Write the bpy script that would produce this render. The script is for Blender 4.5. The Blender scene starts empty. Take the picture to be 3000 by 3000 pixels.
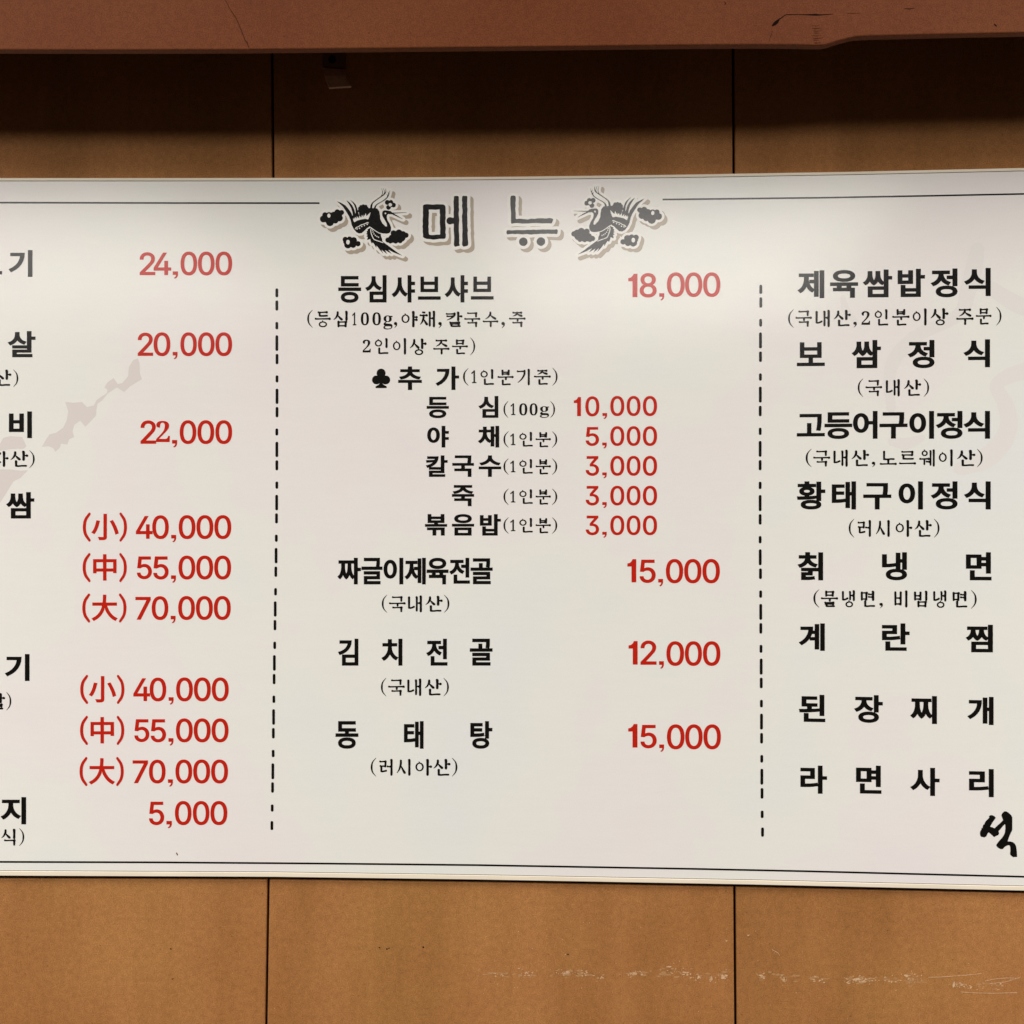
import bpy, math, random
from mathutils import Vector, Matrix
from mathutils.geometry import tessellate_polygon
random.seed(7)
sc = bpy.context.scene
col = sc.collection

# ------------------------------------------------------------------ camera
CAM_ROT = Matrix.Rotation(0.03862, 3, 'Z') @ Matrix.Rotation(0.02903, 3, 'X') @ Matrix.Rotation(-0.00326, 3, 'Y')
F = 3250.0
DIST = 1.6
cam = bpy.data.cameras.new('camera')
cam_o = bpy.data.objects.new('camera', cam)
col.objects.link(cam_o)
sc.camera = cam_o
cam.sensor_width = 36
cam.lens = 36 * F / 3000
cam.clip_end = 50
cam_o.matrix_world = (CAM_ROT @ Matrix.Rotation(math.pi / 2, 3, 'X')).to_4x4()

# ------------------------------------------------------------------ light: a dim room and its ceiling panels
w = bpy.data.worlds.new('World')
sc.world = w
w.use_nodes = True
w.node_tree.nodes['Background'].inputs[0].default_value = (1.0, 0.8, 0.65, 1)
w.node_tree.nodes['Background'].inputs[1].default_value = 0.055

def lamp(x, y, z, sx, sy, power, color=(1, 0.955, 0.905), tilt=0):
    l = bpy.data.lights.new('ceiling_lamp', 'AREA')
    l.shape = 'RECTANGLE'
    l.size = sx
    l.size_y = sy
    l.energy = power
    l.color = color
    o = bpy.data.objects.new('ceiling_lamp', l)
    col.objects.link(o)
    o.location = (x, -y, z)
    o.rotation_euler = (math.radians(tilt), 0, 0)
    return o
lamp(-1.0, 1.1, 1.22, 1.7, 1.0, 17)
lamp(1.0, 1.1, 1.22, 1.7, 1.0, 17)
lamp(-4.0, 2.1, 1.22, 2.4, 2.6, 360)
lamp(4.0, 2.1, 1.22, 2.4, 2.6, 360)
lamp(-2.05, 3.1, 1.22, 1.35, 1.8, 31)
lamp(0.50, 3.25, 1.22, 1.42, 2.0, 56)

sc.view_settings.view_transform = 'Standard'
sc.view_settings.look = 'None'
sc.view_settings.exposure = 0
sc.view_settings.gamma = 1

# ------------------------------------------------------------------ helpers
def at(px, py, Y=0.0):
    """the point of the plane y = -Y that stands behind a place measured on the photograph"""
    d = CAM_ROT @ Vector(((px - 1500) / F, 1, (1500 - py) / F))
    k = (DIST - Y) / d.y
    return Vector((d.x * k, -Y, d.z * k))
cam_o.location = (0, -DIST, 0)

def link(name, me, mat=None, parent=None, **kw):
    o = bpy.data.objects.new(name, me)
    col.objects.link(o)
    if mat is not None:
        me.materials.append(mat)
    if parent is not None:
        o.parent = parent
    for k, v in kw.items():
        if v:
            o[k] = v
    return o

def mesh(name, V, Fc, smooth=False):
    me = bpy.data.meshes.new(name)
    me.from_pydata([tuple(v) for v in V], [], Fc)
    me.validate()
    me.update()
    return me

def prism(front, y0, y1, V, Fc):
    """outline (world x,z) between depth y0 (front) and y1 (back), appended to V, Fc"""
    n = len(front)
    b = len(V)
    V += [(x, y0, z) for x, z in front] + [(x, y1, z) for x, z in front]
    tris = tessellate_polygon([[Vector((x, z, 0)) for x, z in front]])
    for t in tris:
        a, c, d = t
        ar = (front[c][0] - front[a][0]) * (front[d][1] - front[a][1]) - (front[c][1] - front[a][1]) * (front[d][0] - front[a][0])
        if ar < 0:
            c, d = d, c
        Fc.append((b + a, b + c, b + d))
        Fc.append((b + n + a, b + n + d, b + n + c))
    for i in range(n):
        j = (i + 1) % n
        Fc.append((b + i, b + n + i, b + n + j, b + j))

def fix_normals(me):
    import bmesh
    bm = bmesh.new()
    bm.from_mesh(me)
    bmesh.ops.recalc_face_normals(bm, faces=bm.faces)
    bm.to_mesh(me)
    bm.free()

# ------------------------------------------------------------------ materials
def new_mat(name):
    m = bpy.data.materials.new(name)
    m.use_nodes = True
    nt = m.node_tree
    return m, nt, nt.nodes['Principled BSDF']

def N(nt, kind, **kw):
    n = nt.nodes.new(kind)
    for k, v in kw.items():
        if k in n.inputs.keys():
            n.inputs[k].default_value = v
        else:
            setattr(n, k, v)
    return n

def noise(nt, scale, detail=3, rough=0.5, stretch=(1, 1, 1)):
    tc = N(nt, 'ShaderNodeTexCoord')
    mp = N(nt, 'ShaderNodeMapping')
    mp.inputs['Scale'].default_value = stretch
    nt.links.new(tc.outputs['Object'], mp.inputs[0])
    nz = N(nt, 'ShaderNodeTexNoise')
    nz.inputs['Scale'].default_value = scale
    nz.inputs['Detail'].default_value = detail
    nz.inputs['Roughness'].default_value = rough
    nt.links.new(mp.outputs[0], nz.inputs['Vector'])
    return nz.outputs[0]

def ramp(nt, src, stops):
    r = N(nt, 'ShaderNodeValToRGB')
    e = r.color_ramp.elements
    while len(e) < len(stops):
        e.new(0.5)
    for el, (p, c) in zip(e, stops):
        el.position = p
        el.color = (*c, 1)
    nt.links.new(src, r.inputs[0])
    return r.outputs[0]

def mult(nt, a, b):
    m = N(nt, 'ShaderNodeMix', data_type='RGBA', blend_type='MULTIPLY')
    m.inputs[0].default_value = 1
    nt.links.new(a, m.inputs[6])
    nt.links.new(b, m.inputs[7])
    return m.outputs[2]

def bump(nt, bsdf, src, strength, dist):
    b = N(nt, 'ShaderNodeBump')
    b.inputs['Strength'].default_value = strength
    b.inputs['Distance'].default_value = dist
    nt.links.new(src, b.inputs['Height'])
    nt.links.new(b.outputs[0], bsdf.inputs['Normal'])

def g(v):
    return (v, v, v)

GLOSS = 0.17
SPEC = 0.5
def print_mat(name, c, mottled=False, coat=True):
    """printed vinyl: every ink lies under the same satin film"""
    m, nt, b = new_mat(name)
    b.inputs['Roughness'].default_value = GLOSS
    b.inputs['Specular IOR Level'].default_value = SPEC
    fine = noise(nt, 2200, 2, 0.6)
    grain = ramp(nt, fine, [(0.25, g(0.90)), (0.75, g(1.0))])
    base = N(nt, 'ShaderNodeRGB')
    base.outputs[0].default_value = (*c, 1)
    out = mult(nt, base.outputs[0], grain)
    if mottled:
        big = ramp(nt, noise(nt, 2.6, 3, 0.55), [(0.30, (1.0, 0.955, 0.968)), (0.42, (1, 0.975, 0.965)), (0.56, (0.985, 1, 0.955)), (0.70, (0.955, 0.985, 0.98))])
        out = mult(nt, out, big)
        fibre = ramp(nt, noise(nt, 60, 3, 0.6, (0.35, 1, 2.5)), [(0.3, g(0.985)), (0.7, g(1.0))])
        out = mult(nt, out, fibre)
    nt.links.new(out, b.inputs['Base Color'])
    # roughness of the film sparkles a little and the sheet waves very slightly
    mr = N(nt, 'ShaderNodeMapRange')
    mr.inputs[3].default_value = GLOSS - 0.05
    mr.inputs[4].default_value = GLOSS + 0.05
    nt.links.new(noise(nt, 900, 2, 0.6), mr.inputs[0])
    nt.links.new(mr.outputs[0], b.inputs['Roughness'])
    b1 = N(nt, 'ShaderNodeBump')
    b1.inputs['Strength'].default_value = 1
    b1.inputs['Distance'].default_value = 0.0012
    nt.links.new(noise(nt, 2.6, 2, 0.5, (1, 1, 1.6)), b1.inputs['Height'])
    b2 = N(nt, 'ShaderNodeBump')
    b2.inputs['Strength'].default_value = 0.35
    b2.inputs['Distance'].default_value = 0.00006
    nt.links.new(noise(nt, 1500, 2, 0.7), b2.inputs['Height'])
    nt.links.new(b1.outputs[0], b2.inputs['Normal'])
    nt.links.new(b2.outputs[0], b.inputs['Normal'])
    return m

M_face = print_mat('menu_sheet', (0.815, 0.802, 0.785), True)
M_black = print_mat('black_ink', (0.0045, 0.0042, 0.0035))
M_red = print_mat('red_ink', (0.51, 0.015, 0.005))
M_halo = print_mat('paper_white_print', (0.84, 0.82, 0.77))
M_tan = print_mat('tan_shadow_print', (0.42, 0.355, 0.28))
M_map = print_mat('pale_rose_print', (0.70, 0.65, 0.62))
M_faint = print_mat('faint_grey_print', (0.775, 0.754, 0.724))

def painted(name, c, dark=0.62, sp=1.0, spec=0.25, streak=True):
    m, nt, b = new_mat(name)
    base = N(nt, 'ShaderNodeRGB')
    base.outputs[0].default_value = (*c, 1)
    big = ramp(nt, noise(nt, 3.0, 4, 0.6), [(0.3, (0.86, 0.80, 0.74)), (0.5, (1.0, 0.97, 1.0)), (0.7, (1.08, 1.12, 1.08))])
    out = mult(nt, base.outputs[0], big)
    if streak:
        st = ramp(nt, noise(nt, 9.0, 3, 0.6, (1, 1, 0.12)), [(0.34, (0.90, 0.88, 0.85)), (0.64, (1.12, 1.08, 1.12))])
        out = mult(nt, out, st)
    med = ramp(nt, noise(nt, 120, 4, 0.7), [(0.3, g(0.84)), (0.7, g(1.12))])
    out = mult(nt, out, med)
    fine = ramp(nt, noise(nt, 620, 2, 0.7), [(0.28, g(0.66)), (0.5, g(1.0)), (0.72, g(1.34))])
    out = mult(nt, out, fine)
    vor = N(nt, 'ShaderNodeTexVoronoi')
    vor.inputs['Scale'].default_value = 55
    tc = N(nt, 'ShaderNodeTexCoord')
    nt.links.new(tc.outputs['Object'], vor.inputs['Vector'])
    spots = ramp(nt, vor.outputs['Distance'], [(0.03, g(dark)), (0.075, g(1.0))])
    out = mult(nt, out, spots)
    nt.links.new(out, b.inputs['Base Color'])
    b.inputs['Roughness'].default_value = 0.5
    b.inputs['Specular IOR Level'].default_value = spec
    bump(nt, b, noise(nt, 260, 4, 0.65), 0.35 * sp, 0.0006)
    return m

M_wall = painted('brown_wall_board', (0.33, 0.155, 0.050), spec=0.1)
M_fascia = painted('red_brown_painted_board', (0.146, 0.041, 0.012), spec=0.1, streak=False)
M_gap, nt, b = new_mat('dark_recess')
b.inputs['Base Color'].default_value = (0.012, 0.006, 0.004, 1)
b.inputs['Roughness'].default_value = 1.0
b.inputs['Specular IOR Level'].default_value = 0.0
M_plate, nt, b = new_mat('shaded_bracket_plate')  # bracket brown with the shade of the plate put into the colour
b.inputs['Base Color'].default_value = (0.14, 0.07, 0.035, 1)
M_rail, nt, b = new_mat('cream_plastic_rail')
nt.links.new(ramp(nt, noise(nt, 40, 3, 0.6, (0.2, 1, 1)), [(0.3, (0.74, 0.665, 0.53)), (0.7, (0.82, 0.735, 0.59))]), b.inputs['Base Color'])
b.inputs['Roughness'].default_value = 0.4
M_metal, nt, b = new_mat('lit_bracket_metal')  # paler bracket brown for the tab, bounced light put into the colour
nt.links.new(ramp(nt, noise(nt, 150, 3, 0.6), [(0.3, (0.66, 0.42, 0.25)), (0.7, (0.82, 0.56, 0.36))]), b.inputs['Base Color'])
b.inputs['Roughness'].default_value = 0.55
M_scuff, nt, b = new_mat('pale_glue_residue')
nt.links.new(ramp(nt, noise(nt, 300, 3, 0.7), [(0.35, (0.44, 0.25, 0.11)), (0.65, (0.66, 0.45, 0.27))]), b.inputs['Base Color'])
b.inputs['Roughness'].default_value = 0.7
M_stain, nt, b = new_mat('faint_tape_stain')
nt.links.new(ramp(nt, noise(nt, 500, 3, 0.7), [(0.35, (0.33, 0.16, 0.055)), (0.65, (0.44, 0.245, 0.105))]), b.inputs['Base Color'])
b.inputs['Roughness'].default_value = 0.6
M_smudge, nt, b = new_mat('dark_smudge')
b.inputs['Base Color'].default_value = (0.06, 0.020, 0.008, 1)
b.inputs['Roughness'].default_value = 1
b.inputs['Specular IOR Level'].default_value = 0.0
M_rust, nt, b = new_mat('rust_speck')
b.inputs['Base Color'].default_value = (0.16, 0.05, 0.012, 1)

# ------------------------------------------------------------------ wall behind the board
BOARD = 0.008           # the sheet stands this far off the wall
def poly_at(pts, Y):
    out = []
    for x, y in pts:
        p = at(x, y, Y)
        out.append((p.x, p.z))
    return out

V, Fc = [], []
prism([(-2.6, -1.5), (2.6, -1.5), (2.6, 1.35), (-2.6, 1.35)], 0.008, 0.06, V, Fc)
me = mesh('wall', V, Fc)
fix_normals(me)
wall = link('wall', me, M_gap, kind='structure')

SEAM_L = [(795, -300), (796, 145), (800, 520), (802, 1100), (797, 1900), (788, 2400), (785.5, 2580), (779, 3000), (773, 3400)]
SEAM_R = [(2146, -300), (2148, 145), (2150, 520), (2151, 1500), (2152, 2600), (2155, 3000), (2157, 3400)]
def seam_x(S, y):
    for (x0, y0), (x1, y1) in zip(S[:-1], S[1:]):
        if y <= y1:
            return x0 + (x1 - x0) * (y - y0) / (y1 - y0)
    return S[-1][0]

HW = 3.6
def panel(left_S, right_S, xl, xr, upper):
    """a wall board: grid of rows between its two edges, level edge following the joint, edges softly broken"""
    e = 0.0014
    def edge(S, x_out, sgn, t):
        y0, y1 = (-300, None) if upper else (None, 3400)
        if S is None:
            x = x_out
            yj = interp(BOT, x)
        else:
            yj = interp(BOT, seam_x(S, 2590) + sgn)
        ya, yb = (-300, yj - 6) if upper else (yj + 7.5, 3400)
        y = ya + (yb - ya) * t
        return at((seam_x(S, y) + sgn) if S is not None else x_out, y, 0)
    NR = 12
    V, Fc, rows = [], [], []
    NC = 16
    for r in range(NR + 1):
        a = edge(left_S, xl, HW + .4, r / NR)
        b = edge(right_S, xr, -HW, r / NR)
        row = [(a.x, 0.008, a.z), (a.x, e, a.z), (a.x + e * .4, e * .3, a.z)]
        for c in range(NC + 1):
            k = c / NC
            x = a.x + e * 1.2 + (b.x - a.x - 2.4 * e) * k
            z = a.z + (b.z - a.z) * k
            row.append((x, 0, z))
        row += [(b.x - e * .4, e * .3, b.z), (b.x, e, b.z), (b.x, 0.008, b.z)]
        rows.append(row)
    # follow the joint exactly and roll the level edge back
    m = len(rows[0])
    jr = NR if upper else 0
    sg = 1 if upper else -1
    def px_of(P):
        d = CAM_ROT.inverted() @ Vector((P[0], P[1] + DIST, P[2]))
        return 1500 + d.x / d.y * F
    edge_row = []
    for (x, y, z) in rows[jr]:
        px = px_of((x, 0, z))
        q = at(px, interp(BOT, px) + (-6 if upper else 7.5), 0)
        edge_row.append((x, y, q.z))
    rows[jr] = [(x, y, z + sg * e * 1.2) for x, y, z in edge_row]
    r2 = [(x, max(y, e * .3), z + sg * e * .4) for x, y, z in edge_row]
    r3 = [(x, max(y, e), z) for x, y, z in edge_row]
    r4 = [(x, 0.008, z) for x, y, z in edge_row]
    rows = rows + [r2, r3, r4] if upper else [r4, r3, r2] + rows
    for r in rows:
        V += r
    for i in range(len(rows) - 1):
        for k in range(m - 1):
            a = i * m + k
            Fc.append((a, a + m, a + m + 1, a + 1))
    me = mesh('wall_panel', V, Fc)
    return link('wall_panel', me, M_wall, wall)
TOP = [(0, 521), (500, 521), (1000, 520.3), (1500, 517), (2000, 511), (2500, 502.5), (3000, 491.5)]
BOT = [(0, 2566), (800, 2569.5), (1400, 2577.5), (2200, 2592), (3000, 2610)]
def interp(L, x):
    if x <= L[0][0]:
        (x0, y0), (x1, y1) = L[0], L[1]
    elif x >= L[-1][0]:
        (x0, y0), (x1, y1) = L[-2], L[-1]
    else:
        for (x0, y0), (x1, y1) in zip(L[:-1], L[1:]):
            if x <= x1:
                break
    return y0 + (y1 - y0) * (x - x0) / (x1 - x0)
for upper in (True, False):
    panel(None, SEAM_L, -2400, 0, upper)
    panel(SEAM_L, SEAM_R, 0, 0, upper)
    panel(SEAM_R, None, 0, 5600, upper)

# pale residue of old tape along the lower wall boards, and a few thin scratches
V, Fc = [], []
def blob(px, py, rx, ry, Y=0.00025, n=9):
    b0 = len(V)
    ph = random.random() * 6
    for i in range(n):
        a = i / n * 2 * math.pi
        r = random.uniform(0.45, 1.15)
        p = at(px + rx * r * math.cos(a), py + ry * r * math.sin(a), Y)
        V.append(p)
    c = len(V)
    V.append(at(px, py, Y))
    for i in range(n):
        Fc.append((b0 + (i + 1) % n, b0 + i, c))
for x0, x1, y0, n in ((1442, 1475, 2853, 5), (1520, 1560, 2852, 7), (1628, 1720, 2850, 16), (1735, 1800, 2856, 4), (1840, 1880, 2855, 10),
                      (1950, 2010, 2845, 8), (2000, 2060, 2862, 5), (2070, 2130, 2865, 9), (2225, 2240, 2858, 3), (2290, 2305, 2870, 4), (2380, 2420, 2872, 6),
                      (2470, 2580, 2872, 26), (2590, 2700, 2872, 10), (2640, 2700, 2860, 6), (2790, 2850, 2886, 12), (2850, 2960, 2890, 5)):
    for _ in range(n * 2):
        Y = 0.0002 + random.random() * 0.0003
        blob(random.uniform(x0, x1), y0 + random.gauss(0, 5.5), random.uniform(.8, 5), random.uniform(.7, 2.6), Y, 7)
for x, y, rx, ry in ((2047, 2863, 5, 7), (2085, 2868, 4, 6), (2118, 2862, 9, 7), (2128, 2858, 6, 4), (2297, 2870, 3, 9), (2230, 2858, 7, 4), (1662, 2848, 9, 4), (1860, 2852, 8, 4),
                     (2510, 2868, 14, 5), (2530, 2876, 10, 4), (2655, 2858, 7, 5), (2795, 2884, 5, 10), (2845, 2892, 4, 6), (1960, 2832, 9, 3), (2008, 2849, 12, 1.6)):
    blob(x, y, rx, ry, 0.0002 + random.random() * .0003, 11)
for _ in range(60):
    blob(random.uniform(1400, 2990), random.uniform(2700, 2960), random.uniform(.8, 2.0), random.uniform(.8, 1.8), 0.0002 + random.random() * .0003)
for _ in range(60):
    blob(random.uniform(0, 2990), random.uniform(2620, 2990), random.uniform(.6, 1.5), random.uniform(.6, 1.5), 0.0002 + random.random() * .0003)
def scratch(pts, w=1.2):
    b0 = len(V)
    for x, y in pts:
        V.append(at(x, y - w / 2, 0.0006))
        V.append(at(x, y + w / 2, 0.0006))
    for i in range(len(pts) - 1):
        a = b0 + 2 * i
        Fc.append((a, a + 1, a + 3, a + 2))
scratch([(2720, 2863), (2760, 2862), (2800, 2859), (2840, 2856), (2876, 2852)], 1.6)
scratch([(2815, 2906), (2860, 2909), (2910, 2910), (2980, 2908)], 1.8)
scratch([(2885, 2874), (2915, 2868), (2950, 2865), (2985, 2866)], 1.6)
scratch([(2900, 2882), (2950, 2876), (2990, 2862)], 1.4)
scratch([(2188, 2735), (2190, 2741), (2196, 2739)], 3)
scratch([(2125, 2750), (2126, 2757), (2131, 2756)], 3)
scratch([(2262, 2782), (2280, 2792), (2284, 2800)], 2)
scratch([(2000, 2848), (2016, 2850)], 4)
SV, SF = V, Fc
V, Fc = [], []
centres = [1460, 1540, 1660, 1700, 1860, 1960, 2040, 2110, 2235, 2300, 2390, 2500, 2540, 2620, 2680, 2810, 2900]
for _ in range(150):
    x = random.choice(centres) + random.gauss(0, 22)
    if 2140 < x < 2166:
        continue
    y0 = 2852 if x < 2000 else 2852 + (x - 2000) * .035
    blob(x, y0 + random.gauss(0, 6), random.uniform(3, 13), random.uniform(1.5, 4.5), 0.0001 + random.random() * .00008, 8)
link('tape_stain', mesh('tape_stain', V, Fc), M_stain, wall, kind='stuff')
V, Fc = SV, SF
link('tape_residue', mesh('tape_residue', V, Fc), M_scuff, wall, kind='stuff', label='pale tape residue and scratches along the lower wall')
V, Fc = [], []
for x, y in ((1112, 2776), (1134, 2781), (1140, 2778), (1664, 2796), (506, 2868), (500, 2780), (1240, 2775)):
    blob(x, y, 3.0, 2.6, 0.0003)
link('nail_hole', mesh('nail_hole', V, Fc), M_gap, wall, kind='stuff')

# ------------------------------------------------------------------ hanging fascia at the top
FY = 0.20
fb = [(-4200, 146), (-500, 146), (0, 145.5), (300, 146), (700, 145), (740, 144.5), (1000, 142), (1500, 137), (2000, 131.5), (2200, 130.5), (2330, 131), (2385, 132.5), (2410, 132), (2430, 128), (2450, 121),
      (2475, 114), (2505, 107), (2560, 104.5), (2700, 101), (2850, 98), (3000, 95), (3500, 84), (7000, 20)]
V, Fc = [], []
bot = poly_at(fb, FY)
top = [(x, 0.95) for x, z in bot]
y0 = -FY
ch = 0.0015
rows = []
for (x, z), (xt, zt) in zip(bot, top):
    rows.append(len(V))
    V += [(xt, y0 + 0.012, zt), (xt, y0, zt), (x, y0, z + ch), (x, y0 + ch * .3, z + ch * .3), (x, y0 + ch, z), (x, y0 + 0.012, z)]
for a, b2 in zip(rows[:-1], rows[1:]):
    for k in range(6):
        k2 = (k + 1) % 6
        Fc.append((a + k, a + k2, b2 + k2, b2 + k))
me = mesh('board', V, Fc)
fix_normals(me)
fascia = bpy.data.objects.new('fascia_board', None)
col.objects.link(fascia)
fascia.location = (0, 0, 0)
fascia['label'] = 'red-brown painted board hanging across the top, cracked and stepped at its right end'
fascia['category'] = 'fascia'
link('board', me, M_fascia, fascia)
# the board hangs from a dark ceiling slab that closes the hollow above the wall
V, Fc = [], []
prism([(-2.6, 0.95), (2.6, 0.95), (2.6, 1.0), (-2.6, 1.0)], -0.22, 0.008, V, Fc)
me = mesh('ceiling', V, Fc)
fix_normals(me)
link('ceiling', me, M_fascia, kind='structure')

def line_strip(pts, Y, V, Fc):
    """pts: (px, py, width)"""
    P = [Vector((p[0], p[1])) for p in pts]
    b0 = len(V)
    for i, p in enumerate(P):
        d = (P[min(i + 1, len(P) - 1)] - P[max(i - 1, 0)]).normalized()
        n = Vector((-d.y, d.x)) * pts[i][2] / 2
        V.append(at(p.x + n.x, p.y + n.y, Y))
        V.append(at(p.x - n.x, p.y - n.y, Y))
    for i in range(len(P) - 1):
        a = b0 + 2 * i
        Fc.append((a, a + 2, a + 3, a + 1))

def strips(name, lines, Y, mat, parent, **kw):
    V, Fc = [], []
    for i, l in enumerate(lines):
        line_strip(l, Y + i * 2e-5, V, Fc)
    me = mesh(name, V, Fc)
    return link(name, me, mat, parent, **kw)
strips('crack', [[(660, 0, 1.5), (668, 15, 1.2), (676, 30, 1.5), (690, 50, 2), (700, 72, 1.6), (708, 92, 2), (718, 118, 2.4), (724, 125, 3), (730, 142, 1)]], FY + 0.0003, M_smudge, fascia)
strips('crack', [[(2262, 76, 3), (2269, 70, 9), (2276, 64, 10), (2283, 56, 3), (2290, 52, 2.5), (2297, 46, 2), (2304, 42.5, 2), (2340, 42.5, 1.6), (2368, 43, 3), (2390, 43, 5), (2402, 43.5, 3), (2440, 41, 1)],
                 [(2264, 90, .6), (2258, 105, 1), (2252, 125, .6)]], FY + 0.0003, M_gap, fascia)
for _l in ([[(2650, 25, 1.2), (2665, 26, 2), (2680, 23.5, 1)], [(2480, 39, .6), (2500, 38.5, 1), (2520, 39, .5)], [(2912, 70, 2), (2917, 74, 4.5), (2921, 77, 1)], [(2121, 4, 1), (2126, 10, 2.4), (2123, 16, .8)]]):
    strips('scratch', [_l], FY + 0.0003, M_gap, fascia)
strips('scuff', [[(2376 + k % 4 * 3, 75 + k * 7, .4), (2390, 76 + k * 7 + (k % 3), 1.3 + k % 2), (2402 + k % 3 * 5, 75 + k * 7, .3)] for k in range(8)], FY + 0.0003, M_smudge, fascia, kind='stuff')

# ------------------------------------------------------------------ small bracket on the wall under the fascia
br = bpy.data.objects.new('wall_bracket', None)
col.objects.link(br)
br.location = at(980, 205, 0)
br['label'] = 'small brown metal bracket fixed to the wall in the shade under the fascia'
br['category'] = 'bracket'
def child(name, V, Fc, mat, par, **kw):
    me = mesh(name, V, Fc)
    fix_normals(me)
    o = link(name, me, mat, par, **kw)
    if par is not None:
        o.matrix_parent_inverse = Matrix.Translation(par.location).inverted()
    return o
V, Fc = [], []
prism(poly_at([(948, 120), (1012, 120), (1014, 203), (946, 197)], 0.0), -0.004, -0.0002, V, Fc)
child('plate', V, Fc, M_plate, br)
V, Fc = [], []
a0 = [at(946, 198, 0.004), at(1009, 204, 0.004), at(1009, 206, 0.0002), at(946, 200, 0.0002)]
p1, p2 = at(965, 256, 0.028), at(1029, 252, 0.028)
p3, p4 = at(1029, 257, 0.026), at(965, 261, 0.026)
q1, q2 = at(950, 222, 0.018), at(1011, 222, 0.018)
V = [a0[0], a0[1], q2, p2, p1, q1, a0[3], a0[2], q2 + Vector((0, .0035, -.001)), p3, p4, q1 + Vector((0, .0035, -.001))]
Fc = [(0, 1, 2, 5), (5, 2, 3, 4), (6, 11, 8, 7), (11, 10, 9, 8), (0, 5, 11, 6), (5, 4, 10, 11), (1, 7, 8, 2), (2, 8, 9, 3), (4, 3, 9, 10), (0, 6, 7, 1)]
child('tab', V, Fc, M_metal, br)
V, Fc = [], []
prism(poly_at([(973 + 11 * math.cos(i / 12 * 6.2832), 174 + 12 * math.sin(i / 12 * 6.2832)) for i in range(12)], 0.005), -0.0052, -0.0038, V, Fc)
child('screw_hole', V, Fc, M_gap, br)  # dark disc standing in for the shaded screw hole in the plate

# ------------------------------------------------------------------ the menu board
board = bpy.data.objects.new('menu_board', None)
col.objects.link(board)
board.location = at(1500, 2570, BOARD)
board['label'] = 'long white restaurant menu board with black dish names and red prices on the wall'
board['category'] = 'menu board'
INV = Matrix.Translation(-board.location)
def bpart(name, me, mat, **kw):
    o = link(name, me, mat, board, **kw)
    if me is None:
        o.matrix_parent_inverse = Matrix()
    else:
        o.matrix_parent_inverse = INV
    return o
def interp(L, x):
    if x <= L[0][0]:
        (x0, y0), (x1, y1) = L[0], L[1]
    elif x >= L[-1][0]:
        (x0, y0), (x1, y1) = L[-2], L[-1]
    else:
        for (x0, y0), (x1, y1) in zip(L[:-1], L[1:]):
            if x <= x1:
                break
    return y0 + (y1 - y0) * (x - x0) / (x1 - x0)
TOP = [(0, 521), (500, 521), (1000, 520.3), (1500, 517), (2000, 511), (2500, 502.5), (3000, 491.5)]
BOT = [(0, 2566), (800, 2569.5), (1400, 2577.5), (2200, 2592), (3000, 2610)]
XS = [-900, -450] + list(range(-100, 3200, 100)) + [3500, 3900]
# sheet
V, Fc = [], []
T = [at(x, interp(TOP, x) + 10.2, BOARD) for x in XS]
Bt = [at(x, interp(BOT, x) - 16.2 + (x / 3000), BOARD) for x in XS]
outl = [(p.x, p.z) for p in T] + [(p.x, p.z) for p in reversed(Bt)]
n = len(XS)
NR = 14
for i in range(n):
    for j in range(NR + 1):
        p = T[i].lerp(Bt[i], j / NR)
        V.append(p)
for i in range(n - 1):
    for j in range(NR):
        a = i * (NR + 1) + j
        Fc.append((a, a + 1, a + NR + 2, a + NR + 1))
bpart('sheet', mesh('sheet', V, Fc), M_face)
def rail(name, y0f, y1f, Yf, mat, Yb=0.0004):
    V, Fc = [], []
    r = 0.0008
    rows = []
    for x in XS:
        a = at(x, y0f(x), Yf)
        b2 = at(x, y1f(x), Yf)
        rows.append(len(V))
        V += [(a.x, -Yb, a.z), (a.x, -Yf + r, a.z), (a.x, -Yf + r * .3, a.z - r * .3), (a.x, -Yf, a.z - r),
              (b2.x, -Yf, b2.z + r), (b2.x, -Yf + r * .3, b2.z + r * .3), (b2.x, -Yf + r, b2.z), (b2.x, -Yb, b2.z)]
    for a, b2 in zip(rows[:-1], rows[1:]):
        for k in range(8):
            Fc.append((a + k, a + (k + 1) % 8, b2 + (k + 1) % 8, b2 + k))
    me = mesh(name, V, Fc)
    fix_normals(me)
    return bpart(name, me, mat)
rail('rail', lambda x: interp(TOP, x), lambda x: interp(TOP, x) + 8.8, BOARD + .0008, M_rail)
rail('rail', lambda x: interp(BOT, x) - 14 + x / 3000, lambda x: interp(BOT, x), BOARD + .0008, M_rail)
rail('backing', lambda x: interp(TOP, x) + 6, lambda x: interp(BOT, x) - 8, BOARD - .0012, M_gap)

# ---- printing
LAY = {'faint': 1, 'shadow': 2, 'halo': 3, 'ink': 4}
def parse(s):
    return [[tuple(float(v) for v in p.split(',')) for p in c.split()] for c in s.split(';')]

def area(c):
    return sum(a[0] * b[1] - b[0] * a[1] for a, b in zip(c, c[1:] + c[:1])) / 2

def inside(p, c):
    r = False
    for a, b in zip(c, c[1:] + c[:1]):
        if (a[1] > p[1]) != (b[1] > p[1]) and p[0] < (b[0] - a[0]) * (p[1] - a[1]) / (b[1] - a[1]) + a[0]:
            r = not r
    return r

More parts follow.
